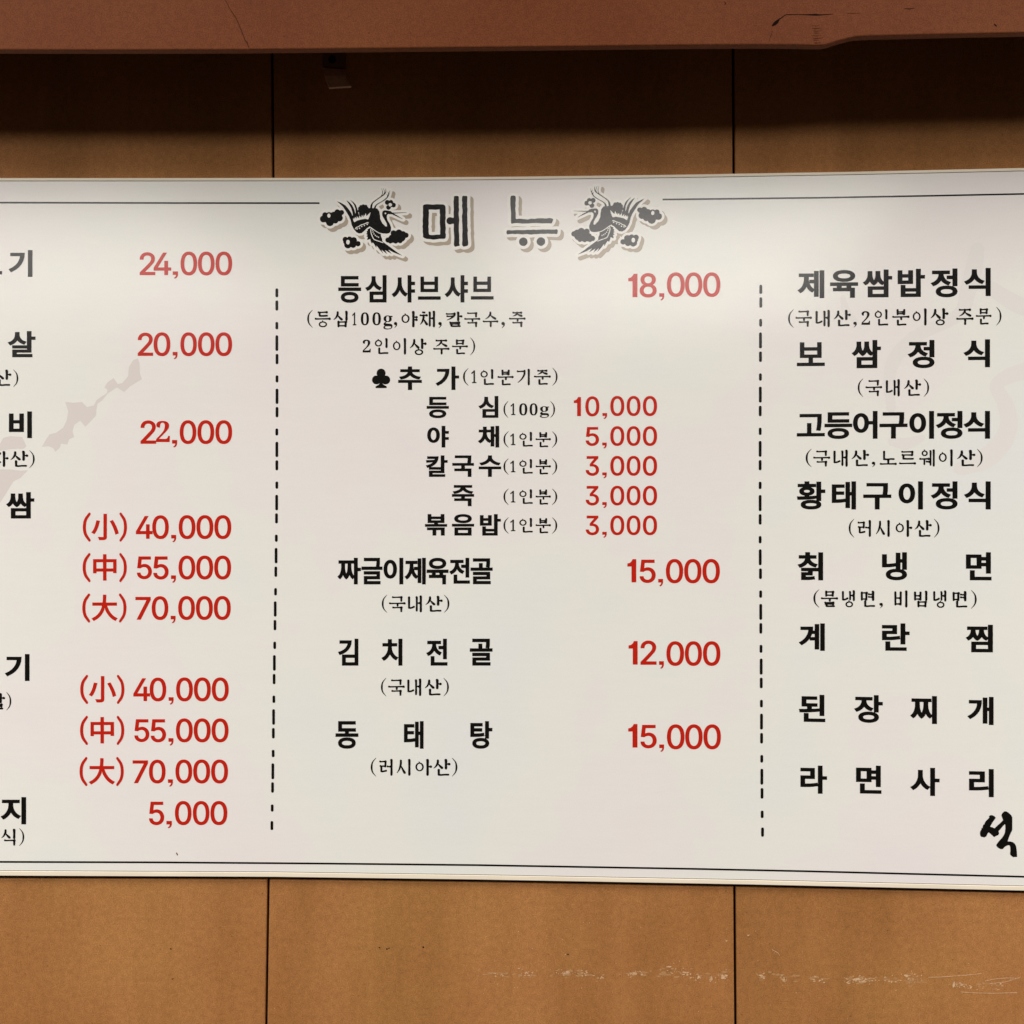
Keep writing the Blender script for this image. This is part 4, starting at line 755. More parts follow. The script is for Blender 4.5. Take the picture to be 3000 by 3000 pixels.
    'M물': '295,0 274,8 257,23 246,43 241,65 252,326 258,347 274,367 298,377 322,376 349,359 366,326 421,324 529,325 615,332 662,370 686,378 713,374 737,354 748,326 756,147 778,119 786,90 780,54 758,23 730,9 703,6 679,12 655,27 618,33 495,43 373,46 356,21 339,7 318,0;490,126 625,126 631,222 618,232 553,238 369,240 372,133;911,397 890,404 873,416 850,418 601,429 281,436 107,435 80,413 53,408 32,414 13,429 2,451 0,472 5,494 18,511 32,522 56,527 451,516 466,640 475,655 489,667 506,674 523,675 550,664 569,640 584,515 867,519 894,540 924,547 948,545 969,535 986,519 998,494 1000,469 994,444 979,421 959,405 935,397;703,654 662,674 468,689 301,691 281,674 254,664 237,666 220,675 199,701 196,736 203,755 220,776 212,804 219,833 237,854 261,865 267,944 277,969 291,983 312,993 410,1000 768,999 795,989 809,976 817,958 819,937 815,919 805,903 789,890 748,883 766,865 776,844 783,776 796,740 794,711 781,684 761,665 734,654;408,858 519,858 632,865 645,867 669,887 523,897 434,895 389,887 390,859',
    'M냉': '875,0 854,6 835,19 823,34 815,57 814,84 828,129 835,239 803,247 753,271 711,271 699,262 706,175 703,137 694,102 671,72 639,53 601,45 567,54 545,76 536,118 551,167 562,330 552,516 564,561 590,592 622,603 664,587 686,561 699,520 695,364 757,361 799,388 837,402 828,531 835,588 844,611 864,633 888,646 914,649 943,641 968,621 986,592 993,561 995,504 987,330 1000,114 990,61 966,27 926,5;64,56 39,66 20,80 7,99 0,121 11,520 8,546 12,565 24,584 51,603 102,614 136,616 204,610 335,585 472,531 495,501 495,466 473,436 436,423 402,428 280,485 208,500 153,504 162,114 150,87 127,67 98,56;520,588 506,595 497,611 498,626 511,652 508,656 432,668 373,690 314,732 284,774 272,819 272,838 286,887 318,929 368,964 428,988 491,1000 630,1000 694,988 753,966 806,929 842,880 853,827 838,770 804,725 757,693 694,668 630,656 597,655 552,595 537,588;546,728 563,726 613,733 660,747 702,770 724,789 739,812 739,846 724,868 698,890 660,909 613,923 563,930 512,924 466,910 423,888 400,868 385,846 385,812 398,791 423,769 461,748 512,733',
    'M면': '828,0 807,5 787,16 770,33 762,51 759,80 771,117 774,161 720,185 663,189 638,187 588,160 555,160 520,178 502,211 503,229 510,248 522,262 543,275 576,279 675,273 716,275 782,308 783,320 720,345 671,350 638,348 588,321 555,321 535,328 517,342 505,360 502,382 514,414 547,437 580,440 708,434 729,440 772,465 775,542 789,589 820,619 840,627 861,629 890,622 915,603 934,574 942,545 945,487 937,320 950,113 940,62 918,29 877,6;63,58 39,66 20,80 6,98 0,120 13,563 21,582 35,597 55,608 76,612 101,609 121,599 138,583 150,558 229,556 287,561 299,564 332,585 299,587 270,598 248,618 237,643 247,908 244,934 249,953 262,971 281,985 303,992 452,1000 725,978 939,988 960,984 981,973 1000,945 999,912 981,887 948,872 720,872 477,894 435,890 387,879 396,654 392,632 380,611 406,611 431,603 452,586 463,563 474,207 497,183 507,164 511,142 506,117 493,97 477,81 431,64 390,66 349,85 303,94 158,104 140,80 120,66 92,57;227,186 316,186 324,451 303,463 270,469 154,471 151,465 158,193',
    'M비': '889,0 854,8 824,26 806,48 799,79 813,129 826,450 815,900 825,950 841,974 867,993 902,1000 938,992 967,971 986,935 993,900 995,818 986,503 1000,122 994,68 976,33 937,7;67,64 41,72 21,86 5,107 0,129 13,828 19,852 48,878 89,886 112,882 133,871 147,857 158,834 297,834 345,839 380,861 432,870 467,885 493,886 515,881 544,860 556,832 569,132 562,104 532,74 489,62 463,65 441,72 409,100 400,129 402,381 376,388 350,401 319,406 167,409 166,114 151,89 128,72 98,63;215,493 341,499 376,519 406,529 411,718 376,727 350,741 319,745 232,750 158,747 162,496',
    'M빔': '872,0 842,7 819,23 804,47 799,72 813,125 826,286 815,529 827,571 849,600 802,621 780,624 641,635 489,640 415,640 385,608 345,594 311,596 277,611 257,632 249,661 261,943 271,971 302,994 337,1000 367,993 392,975 406,948 585,946 737,952 750,955 811,992 841,1000 881,993 911,967 918,946 929,739 956,714 967,682 958,646 928,614 951,603 972,584 985,561 993,529 995,479 986,314 1000,111 990,61 967,29 924,5;67,57 41,65 21,79 5,100 0,122 13,546 25,575 54,595 93,601 133,586 147,571 158,548 267,547 345,554 380,575 432,584 471,600 502,599 528,589 547,571 556,546 569,125 565,104 554,85 527,65 489,55 450,61 419,81 407,97 401,118 402,240 376,247 350,261 319,265 167,269 169,122 163,100 148,79 124,63 98,56;165,354 267,352 345,359 376,379 408,389 409,432 376,442 350,455 319,460 163,463 159,457;529,721 763,721 770,843 753,853 680,859 537,863 411,861 415,728',
    'M다': '726,0 697,8 672,25 657,47 650,79 662,129 673,450 664,900 672,950 686,975 708,993 737,1000 762,995 782,982 799,958 809,925 814,818 807,503 839,498 893,531 919,536 944,533 966,524 985,507 996,486 1000,461 995,436 982,414 966,400 940,388 915,385 890,388 839,415 821,415 809,407 819,154 814,72 805,43 783,18 755,3;476,85 432,106 323,117 189,124 142,114 109,119 77,98 55,96 26,107 6,129 0,161 10,189 33,209 69,218 79,703 76,728 86,760 109,781 189,795 276,791 527,753 548,743 565,725 572,700 565,671 545,650 519,641 262,688 222,690 207,688 200,682 209,207 287,203 418,205 432,206 454,224 479,233 505,235 534,227 556,212 570,189 575,161 570,136 556,112 534,95 508,85',
    'M발': '697,0 674,6 655,19 641,37 633,62 633,88 645,128 656,291 646,539 657,582 673,608 697,625 727,630 750,624 769,612 785,593 798,564 804,492 797,353 830,349 888,383 914,388 941,385 965,375 985,357 997,335 1000,310 994,284 980,262 962,248 937,237 911,233 884,237 830,265 815,265 802,259 809,117 798,59 783,33 758,13 731,3;59,58 36,66 18,80 5,102 0,124 11,557 22,586 47,607 82,612 117,597 129,582 139,559 235,557 303,565 334,586 380,596 414,612 441,611 463,601 480,582 488,557 500,128 496,106 487,87 463,66 429,56 395,63 368,82 358,99 352,120 353,245 330,252 307,266 280,270 147,274 148,124 144,102 130,80 109,64 86,57;145,361 235,359 303,366 330,386 358,397 359,441 330,450 307,464 280,469 143,472 139,466;754,629 712,649 471,665 265,667 231,643 212,639 193,642 173,650 151,677 148,713 158,736 179,753 166,786 173,819 193,841 221,852 226,939 238,968 258,985 280,994 399,1000 827,999 861,988 877,972 886,950 886,928 876,908 864,895 846,885 786,881 815,865 836,837 847,750 860,717 859,688 846,662 822,641 792,629;429,750 679,750 673,753 590,758 410,762 284,756;365,848 502,846 678,853 689,854 727,879 769,884 532,895 429,894 362,881',
    'M식': '863,0 833,8 810,25 796,50 793,75 807,125 819,286 809,532 815,561 829,587 850,606 880,618 842,636 829,637 662,648 436,655 314,654 276,631 247,627 222,634 201,648 187,668 184,689 189,711 205,730 226,742 251,746 557,734 817,738 830,957 839,975 856,989 875,997 900,1000 938,988 953,975 963,957 975,746 992,725 1000,700 996,671 980,645 955,627 917,614 939,604 959,584 972,561 979,532 982,479 973,314 987,114 977,61 954,29 913,5;276,36 243,47 219,75 214,93 213,182 206,214 181,286 147,359 95,436 0,535 0,549 8,555 21,555 138,499 188,468 235,428 302,345 332,400 361,439 418,504 475,557 503,576 536,590 570,593 599,586 624,570 640,546 644,518 635,493 622,475 591,448 342,282 362,225 367,197 357,82 345,61 327,45 302,36',
    'S(': '957,0 491,129 322,187 251,218 141,285 66,352 16,427 0,498 17,573 64,644 144,716 250,780 328,814 491,869 971,1000 1000,996 1000,988 612,838 503,787 452,755 390,696 353,633 331,498 354,364 388,305 449,246 498,214 615,159 1000,10 995,1',
    'S)': '5,1 0,10 385,159 502,214 551,246 612,305 646,364 669,498 647,633 610,696 548,755 497,787 388,838 0,988 0,996 29,1000 509,869 672,814 750,780 856,716 936,644 983,573 1000,498 984,427 934,352 859,285 749,218 678,187 509,129 43,0',
    'D(': '817,0 749,12 384,137 247,193 188,226 102,291 44,360 11,430 0,499 10,568 43,637 101,706 190,774 309,833 457,887 759,989 806,997 851,1000 920,995 970,982 1000,960 995,938 911,898 646,791 555,746 521,723 464,669 429,615 409,557 403,502 409,440 429,382 465,328 519,277 557,251 645,208 908,102 977,72 996,59 997,33 956,12 897,1',
    'D)': '103,1 44,12 3,33 4,59 23,72 92,102 355,208 443,251 481,277 535,328 571,382 591,440 597,502 591,557 571,615 536,669 479,723 445,746 354,791 89,898 5,938 0,960 30,982 80,995 149,1000 194,997 241,989 543,887 691,833 810,774 899,706 957,637 990,568 1000,499 989,430 956,360 898,291 812,226 753,193 616,137 251,12 183,0',
    'S,': '466,0 386,6 305,20 225,43 160,69 103,102 56,140 22,182 3,225 0,288 24,347 78,406 152,454 246,491 353,516 466,527 600,525 584,580 517,660 148,969 147,986 176,1000 214,995 579,822 748,736 825,690 894,639 943,588 975,538 992,487 1000,241 980,186 934,131 846,72 734,30 603,5',
    'D,': '0,0 1000,0 1000,480 900,720 700,900 380,1000 230,880 480,760 600,600 620,480 0,480',
}
EMB = {
    'bird': '11175,5517 11194,5592 11197,5635 11193,5679 11180,5710 11150,5753 10962,5884 10902,5935 10879,5965 10861,6002 10852,6033 10840,6095 10796,6095 10790,6076 10767,6052 10759,6020 10740,6003 10716,5996 10684,6004 10660,5987 10635,5986 10616,5993 10598,6007 10566,6005 10541,6020 10533,6033 10529,6052 10508,6064 10494,6083 10489,6114 10497,6139 10485,6157 10480,6173 10465,6107 10424,5996 10349,5914 10262,5858 10256,5859 10318,5921 10373,6002 10411,6107 10422,6213 10411,6263 10380,6139 10318,6014 10232,5921 10157,5870 10150,5871 10225,5983 10288,6095 10326,6219 10338,6306 10330,6314 10324,6314 10287,6232 10212,6126 10116,6014 9976,5934 9883,5900 9877,5901 9870,5896 10039,6045 10134,6188 10217,6325 10269,6443 10304,6592 10363,6710 10442,6806 10517,6839 10598,6829 10675,6760 10753,6682 10809,6654 10805,6642 10815,6634 10875,6660 10989,6745 11063,6791 11119,6819 11219,6840 11324,6848 11405,6829 11452,6772 11459,6666 11422,6561 11351,6449 11331,6368 11335,6312 11338,6306 11374,6271 11480,6278 11765,6408 11796,6419 11802,6418 11793,6412 11622,6302 11532,6257 11911,6232 11912,6225 11908,6222 11498,6230 11448,6187 11374,6170 11268,6159 11212,6187 11193,6250 11203,6325 11327,6542 11339,6617 11318,6638 11278,6617 11203,6542 11141,6418 11133,6306 11111,6188 11051,6111 11045,6107 11007,6101 11011,6076 11017,6052 11030,6027 11063,5991 11248,5884 11308,5840 11349,5802 11374,5766 11396,5716 11410,5666 11427,5580 11424,5576 11420,5580 11393,5666 11368,5612 11361,5613 11375,5673 11368,5719 11361,5717 11349,5695 11324,5680 11320,5685 11343,5709 11345,5722 11340,5766 11315,5797 11264,5840 11200,5885 11070,5957 11014,5996 10980,6033 10952,6097 10902,6095 10907,6039 10918,5983 10927,5963 10944,5940 10983,5906 11057,5850 11154,5784 11169,5779 11175,5770 11243,5724 11281,5689 11301,5660 11310,5635 11313,5611 11305,5524 11299,5521 11297,5524 11293,5611 11281,5648 11264,5586 11233,5517 11225,5515 11254,5604 11259,5635 11255,5654 11244,5673 11224,5704 11206,5716 11203,5710 11214,5654 11211,5604 11184,5524 11181,5517;10489,6213 10492,6210 10517,6232 10517,6263 10527,6288 10523,6297 10517,6293;10851,6219 10854,6219 10854,6225 10830,6325 10790,6421 10784,6428 10691,6410 10566,6434 10473,6457 10380,6513 10354,6468 10340,6406 10343,6401 10362,6418 10365,6412 10368,6374 10399,6415 10402,6406 10402,6362 10405,6361 10448,6400 10452,6399 10451,6350 10455,6341 10517,6392 10520,6387 10523,6306 10579,6375 10585,6368 10604,6299 10610,6302 10641,6358 10646,6350 10656,6294 10660,6290 10672,6324 10678,6325 10709,6251 10716,6246 10734,6320 10740,6330;11275,6232 11293,6226 11306,6230 11314,6238 11318,6257 11306,6274 11287,6278 11272,6269 11265,6250;10746,6511 10771,6509 10802,6521 10807,6530 10802,6539 10796,6541 10759,6533 10678,6573 10591,6595 10511,6649 10442,6676 10413,6716 10405,6717 10397,6710 10396,6704 10411,6673 10431,6654 10498,6628 10579,6574 10672,6549;10742,6555 10759,6549 10773,6555 10779,6567 10773,6586 10759,6592 10742,6586 10736,6573;10662,6592 10678,6588 10691,6595 10695,6611 10688,6623 10672,6627 10660,6620 10655,6604;10585,6617 10604,6613 10615,6623 10617,6635 10610,6648 10591,6651 10580,6642 10578,6629;10525,6666 10542,6667 10553,6679 10551,6698 10542,6706 10523,6706 10514,6698 10512,6679;10840,6678 10802,6703 10771,6712 10766,6716 10775,6741 10773,6747 10738,6791 10760,6828 10727,6847 10768,6884 10732,6927 10775,6940 10756,7033 10846,7002 10855,7058 10889,7133 10896,7136 10920,7105 10927,7105 10970,7163 11020,7256 11026,7250 11032,7194 11125,7319 11225,7421 11225,7413 11179,7325 11181,7318 11337,7440 11338,7437 11286,7337 11287,7330 11473,7437 11380,7319 11386,7318 11529,7396 11778,7489 11782,7486 11622,7381 11436,7241 11219,7085 11201,7064 11196,6996 11164,6927 11160,6859 11157,6853 11107,6838 11032,6798 10964,6755 10883,6693 10874,6760 10880,6809 10920,6927 10952,6988 10966,7002 10989,7014 11045,7036 11144,7067 11224,7101 11229,7107 11225,7119 11212,7120 11119,7084 11020,7054 10970,7033 10945,7017 10922,6989 10903,6952 10868,6859 10854,6809 10849,6772 10850,6741 10859,6691 10871,6685 10858,6676 10846,6674;10453,6685 10469,6685 10481,6698 10480,6716 10467,6726 10448,6723 10440,6710 10442,6694;10903,6729 10920,6725 10929,6735 10931,6747 10920,6761 10908,6762 10897,6753 10894,6741;10916,6784 10927,6780 10940,6784 10947,6797 10939,6813 10927,6817 10913,6809 10910,6797;10958,6834 10970,6839 10976,6853 10972,6865 10958,6871 10944,6865 10939,6853 10944,6840;10984,6884 10995,6878 11012,6884 11017,6896 11012,6909 11001,6915 10984,6909 10980,6896;11029,6915 11045,6909 11057,6915 11062,6927 11057,6940 11045,6946 11032,6942 11025,6927;11080,6934 11094,6931 11106,6940 11108,6952 11101,6964 11088,6968 11074,6958 11071,6946',
    'cloud_a': '9871,6132 9846,6139 9821,6157 9796,6203 9747,6205 9703,6233 9672,6216 9641,6212 9604,6219 9573,6238 9548,6222 9523,6216 9498,6219 9473,6231 9455,6249 9445,6269 9441,6319 9400,6343 9377,6381 9372,6430 9390,6474 9416,6499 9448,6513 9486,6515 9523,6505 9552,6524 9565,6567 9591,6599 9629,6620 9666,6626 9703,6620 9734,6604 9759,6578 9778,6540 9815,6550 9852,6545 9886,6524 9914,6481 9958,6486 10003,6468 10031,6437 10044,6399 10042,6362 10023,6325 10021,6300 10055,6281 10074,6257 10082,6225 10076,6194 10057,6168 10026,6152 9989,6152 9958,6168 9914,6137;9624,6257 9641,6255 9660,6264 9674,6281 9682,6306 9682,6331 9672,6356 9660,6370 9641,6379 9622,6377 9604,6364 9587,6325 9595,6281 9610,6264',
    'cloud_b': '10212,6932 10175,6960 10157,6946 10132,6937 10088,6940 10057,6961 10038,6996 10037,7033 10055,7070 10059,7114 10082,7147 10087,7201 10103,7232 10125,7255 10163,7274 10206,7278 10250,7263 10281,7237 10324,7261 10361,7263 10405,7243 10436,7197 10461,7212 10492,7218 10523,7210 10550,7188 10561,7170 10566,7145 10556,7101 10535,7078 10511,7066 10480,7063 10454,7070 10458,7039 10452,7008 10439,6983 10420,6965 10398,6952 10368,6946 10337,6950 10312,6962 10283,6940 10262,6930 10237,6927;10183,7027 10206,7027 10225,7038 10239,7058 10246,7083 10245,7107 10237,7132 10219,7154 10200,7161 10181,7160 10163,7149 10150,7132 10142,7107 10142,7083 10149,7058 10163,7038',
    'cloud_c': '11672,6722 11629,6738 11598,6771 11560,6750 11529,6744 11498,6750 11467,6771 11453,6791 11445,6816 11446,6847 11455,6871 11451,6878 11407,6909 11380,6953 11330,6962 11312,6976 11297,6996 11289,7020 11290,7045 11299,7070 11312,7087 11343,7105 11380,7108 11405,7128 11430,7135 11455,7133 11486,7116 11535,7111 11566,7134 11598,7138 11619,7132 11647,7111 11672,7103 11703,7124 11737,7126 11764,7114 11790,7079 11821,7064 11846,7044 11868,7014 11885,6971 11920,6965 11950,6946 11966,6921 11972,6890 11965,6859 11945,6833 11920,6819 11889,6814 11845,6778 11809,6770 11778,6776 11753,6747 11728,6731 11703,6723',
    'flower': '11330,5858 11306,5869 11290,5884 11277,5909 11275,5934 11281,5958 11299,5984 11324,5998 11355,6001 11359,6008 11327,6033 11313,6064 11316,6101 11340,6132 11374,6146 11405,6142 11436,6120 11455,6074 11486,6063 11511,6075 11542,6077 11566,6067 11584,6052 11599,6014 11592,5977 11579,5959 11561,5946 11523,5938 11514,5896 11493,5871 11473,5862 11448,5859 11424,5867 11405,5882 11368,5859;11412,5952 11430,5948 11448,5950 11467,5961 11479,5977 11484,5996 11482,6014 11471,6033 11455,6045 11436,6050 11417,6048 11399,6037 11387,6020 11382,6002 11384,5983 11395,5965',
    'crane_shadow_mirrored': '11070,5547 11032,5572 11016,5611 11039,5735 11045,5739 11104,5698 11125,5654 11123,5604 11107,5548 11094,5544;10057,5890 10055,5896 10091,5915 10081,5896;9759,5926 9722,5954 9711,5977 9710,6002 9725,6039 9784,6092 9834,6067 9877,6059 9920,6064 9971,6083 9818,5946 9802,5926;11212,5989 11125,6035 11099,6058 11163,6135 11241,6089 11247,6033;11566,6144 11517,6151 11529,6158 11573,6157 11578,6145;9374,6256 9343,6273 9315,6300 9293,6337 9283,6375 9251,6406 9231,6436 9214,6493 9217,6555 9238,6604 9276,6648 9337,6680 9405,6685 9448,6744 9498,6778 9535,6792 9573,6797 9616,6793 9653,6781 9697,6755 9728,6722 9796,6709 9834,6687 9865,6658 9908,6650 9945,6633 9983,6604 10012,6561 10017,6548 10014,6544 9952,6558 9902,6600 9865,6616 9815,6623 9771,6665 9716,6691 9647,6697 9585,6679 9535,6644 9492,6586 9442,6585 9391,6567 9349,6536 9318,6493 9301,6437 9304,6375 9324,6326 9370,6275;11889,6306 11778,6312 11871,6384 11884,6375 11895,6350 11897,6312;10125,6312 10107,6331 10115,6368 10114,6412 10104,6449 10082,6493 10117,6573 10150,6716 10219,6853 10281,6861 10324,6880 10380,6875 10436,6891 10491,6934 10526,6996 10542,6993 10573,6973 10582,6989 10572,7014 10610,7053 10633,7101 10637,7151 10628,7194 10660,7207 10709,7200 10753,7288 10784,7307 10827,7310 10876,7399 10891,7418 10920,7433 10958,7432 11096,7580 11132,7600 11163,7600 11194,7587 11227,7611 11262,7616 11293,7606 11318,7581 11361,7604 11393,7609 11424,7599 11448,7575 11697,7665 11734,7662 11765,7639 11781,7598 11771,7563 11542,7477 11535,7476 11511,7500 11480,7509 11448,7505 11405,7481 11380,7507 11349,7517 11314,7511 11281,7488 11237,7502 11200,7493 11045,7333 11007,7334 10976,7317 10914,7210 10871,7208 10840,7188 10796,7101 10740,7106 10716,7097 10699,7083 10682,7045 10690,6989 10669,6965 10659,6940 10659,6915 10669,6890 10660,6874 10616,6898 10517,6912 10492,6906 10399,6863 10306,6753 10240,6623 10202,6468 10155,6362;11405,6346 11403,6368 11416,6418 11461,6486 11653,6575 11709,6593 11753,6589 11786,6561 11796,6524 11788,6493 11467,6350;11237,6914 11250,6938 11266,6921 11262,6915;9958,6981 9921,7008 9894,7045 9879,7089 9878,7132 9901,7225 9924,7275 9941,7343 9970,7388 10014,7424 10057,7442 10101,7449 10150,7444 10200,7424 10250,7435 10293,7432 10337,7416 10374,7388 10424,7387 10467,7373 10504,7348 10532,7312 10542,7279 10504,7288 10461,7289 10417,7320 10368,7335 10330,7335 10287,7324 10237,7344 10188,7350 10144,7343 10101,7324 10056,7288 10025,7238 10011,7176 9990,7132 9983,7089 9968,7052 9968,6983 9964,6978;11945,7032 11889,7101 11840,7136 11808,7170 11771,7190 11722,7199 11666,7188 11629,7205 11591,7210 11554,7205 11517,7188 11493,7194 11629,7296 11653,7297 11684,7290 11721,7269 11753,7235 11803,7201 11852,7134 11883,7119 11914,7095 11940,7058 11948,7039',
    'crane_halo': '11219,5442 11150,5450 11125,5466 11110,5486 11103,5530 11123,5604 11126,5642 11122,5666 11104,5698 10877,5859 10836,5902 10802,5958 10747,5929 10641,5913 10535,5940 10492,5968 10393,5857 10281,5786 10250,5775 10212,5782 10188,5802 10138,5791 10096,5809 10078,5834 10073,5859 10088,5916 10007,5869 9889,5827 9858,5824 9834,5832 9815,5847 9800,5871 9797,5902 9804,5927 9818,5946 9966,6076 9964,6080 9908,6061 9858,6061 9796,6086 9753,6129 9697,6149 9635,6140 9573,6155 9511,6145 9473,6152 9442,6166 9397,6207 9380,6238 9370,6275 9338,6306 9315,6343 9300,6399 9306,6461 9337,6522 9386,6565 9436,6584 9492,6586 9535,6644 9591,6682 9641,6696 9697,6695 9765,6669 9815,6623 9889,6607 9920,6588 9952,6558 10007,6546 10057,6516 10088,6481 10107,6443 10116,6387 10107,6331 10125,6312 10155,6362 10202,6468 10240,6623 10306,6753 10388,6853 10411,6871 10517,6912 10616,6898 10660,6874 10669,6890 10659,6915 10659,6940 10669,6965 10690,6989 10682,7045 10699,7083 10716,7097 10740,7106 10796,7101 10840,7188 10871,7208 10914,7210 10976,7317 11007,7334 11045,7333 11194,7489 11237,7502 11281,7488 11312,7510 11343,7517 11380,7507 11405,7481 11448,7505 11480,7509 11511,7500 11535,7476 11778,7565 11815,7565 11846,7547 11864,7517 11866,7480 11850,7449 11666,7324 11493,7194 11517,7188 11554,7205 11598,7210 11635,7203 11666,7188 11709,7198 11747,7197 11796,7178 11840,7136 11896,7095 11939,7034 11983,7012 12016,6977 12041,6915 12043,6878 12036,6847 12014,6803 11974,6766 11920,6744 11871,6711 11805,6698 11740,6659 11672,6650 11629,6659 11585,6681 11535,6673 11486,6529 11416,6418 11404,6350 11411,6345 11467,6350 11740,6475 11796,6494 11827,6494 11852,6483 11873,6461 11882,6437 11881,6406 11858,6370 11778,6312 11920,6304 11945,6297 11965,6281 11980,6257 11981,6201 11958,6167 11920,6151 11529,6158 11517,6151 11579,6140 11629,6109 11661,6058 11670,6002 11664,5965 11645,5927 11616,5897 11584,5878 11548,5824 11504,5797 11445,5784 11469,5722 11484,5660 11498,5586 11491,5548 11473,5524 11442,5507 11411,5506 11380,5519 11361,5479 11330,5455 11306,5449 11275,5454 11243,5443;11212,5989 11247,6033 11241,6089 11163,6135 11099,6058 11125,6035;10212,6858 10169,6873 10113,6864 10057,6876 10007,6909 9973,6965 9965,6996 9965,7033 9988,7126 10011,7176 10026,7240 10062,7294 10094,7320 10132,7339 10169,7348 10212,7349 10250,7341 10287,7324 10337,7335 10387,7331 10430,7313 10461,7289 10535,7282 10591,7248 10625,7201 10638,7145 10629,7089 10598,7038 10566,7013 10523,6994 10491,6934 10436,6891 10380,6875 10324,6880 10262,6857;11236,6915 11262,6915 11266,6921 11250,6938',
    'crane_shadow': '11498,5605 11469,5722 11445,5784 11504,5797 11554,5828 11584,5691 11583,5660 11571,5635 11552,5617 11523,5605;11672,5978 11664,6052 11635,6102 11585,6138 11517,6151 11529,6158 11750,6151 11757,6101 11746,6052 11716,6007;11212,5989 11125,6035 11099,6058 11163,6135 11241,6089 11247,6033;9889,6009 9891,6027 9908,6048 9927,6065 9971,6083;11983,6251 11964,6283 11933,6302 11778,6312 11858,6370 11883,6410 12020,6401 12045,6388 12063,6365 12071,6337 12069,6306 12059,6281 12039,6262 12014,6252;10125,6312 10107,6331 10116,6381 10109,6437 10092,6474 10063,6511 10014,6544 9952,6558 9920,6588 9889,6607 9815,6623 9778,6660 9728,6687 9666,6698 9604,6687 9542,6650 9492,6586 9448,6586 9397,6573 9420,6617 9455,6652 9511,6680 9579,6685 9620,6741 9666,6775 9703,6790 9740,6796 9815,6786 9865,6760 9902,6722 9970,6709 10007,6687 10039,6658 10082,6650 10119,6633 10150,6610 10175,6580 10199,6524 10202,6468 10155,6362;11405,6346 11403,6368 11416,6418 11486,6529 11535,6673 11585,6681 11589,6673 11570,6623 11503,6517 11490,6468 11492,6445 11554,6449 11827,6575 11883,6593 11908,6594 11933,6586 11952,6572 11966,6548 11970,6517 11958,6483 11939,6465 11883,6430 11876,6455 11856,6480 11834,6492 11802,6495 11740,6475 11467,6350;12045,6856 12040,6859 12039,6927 12012,6983 11979,7014 11939,7034 11896,7095 11840,7136 11796,7178 11747,7197 11709,7198 11666,7188 11635,7203 11598,7210 11554,7205 11517,7188 11493,7194 11647,7306 11703,7307 11753,7287 11790,7297 11827,7297 11883,7277 11927,7235 11983,7194 12026,7134 12057,7119 12088,7095 12120,7045 12130,6989 12119,6935 12091,6890;10411,6871 10417,6883 10448,6897 10479,6921 10517,6977 10529,6984 10604,7011 10684,7001 10689,6996 10690,6989 10672,6970 10661,6946 10659,6915 10669,6890 10660,6874 10616,6898 10517,6912;11237,6914 11250,6938 11266,6921 11262,6915;10784,7101 10773,7107 10768,7132 10781,7176 10815,7202 10852,7204 10855,7201 10831,7176 10796,7101;10635,7106 10637,7157 10622,7207 10591,7248 10552,7275 10511,7288 10461,7289 10420,7319 10374,7334 10330,7335 10287,7324 10250,7341 10212,7349 10163,7347 10113,7331 10115,7343 10138,7381 10175,7416 10219,7438 10268,7449 10324,7444 10374,7424 10424,7435 10467,7432 10511,7416 10548,7388 10598,7387 10639,7375 10676,7350 10702,7319 10719,7281 10725,7238 10718,7194 10700,7157 10666,7121;10889,7213 10922,7281 10939,7298 10964,7309 10914,7210;11020,7336 11019,7343 11063,7416 11094,7433 11132,7432 11270,7580 11299,7598 11330,7601 11368,7587 11401,7611 11436,7616 11467,7606 11492,7581 11535,7604 11566,7609 11598,7599 11622,7575 11858,7662 11883,7666 11927,7652 11951,7617 11954,7586 11942,7555 11871,7501 11844,7548 11821,7563 11796,7567 11771,7563 11535,7476 11511,7500 11480,7509 11448,7505 11405,7481 11380,7507 11349,7517 11314,7511 11281,7488 11243,7501 11212,7498 11183,7480 11050,7337 11045,7333',
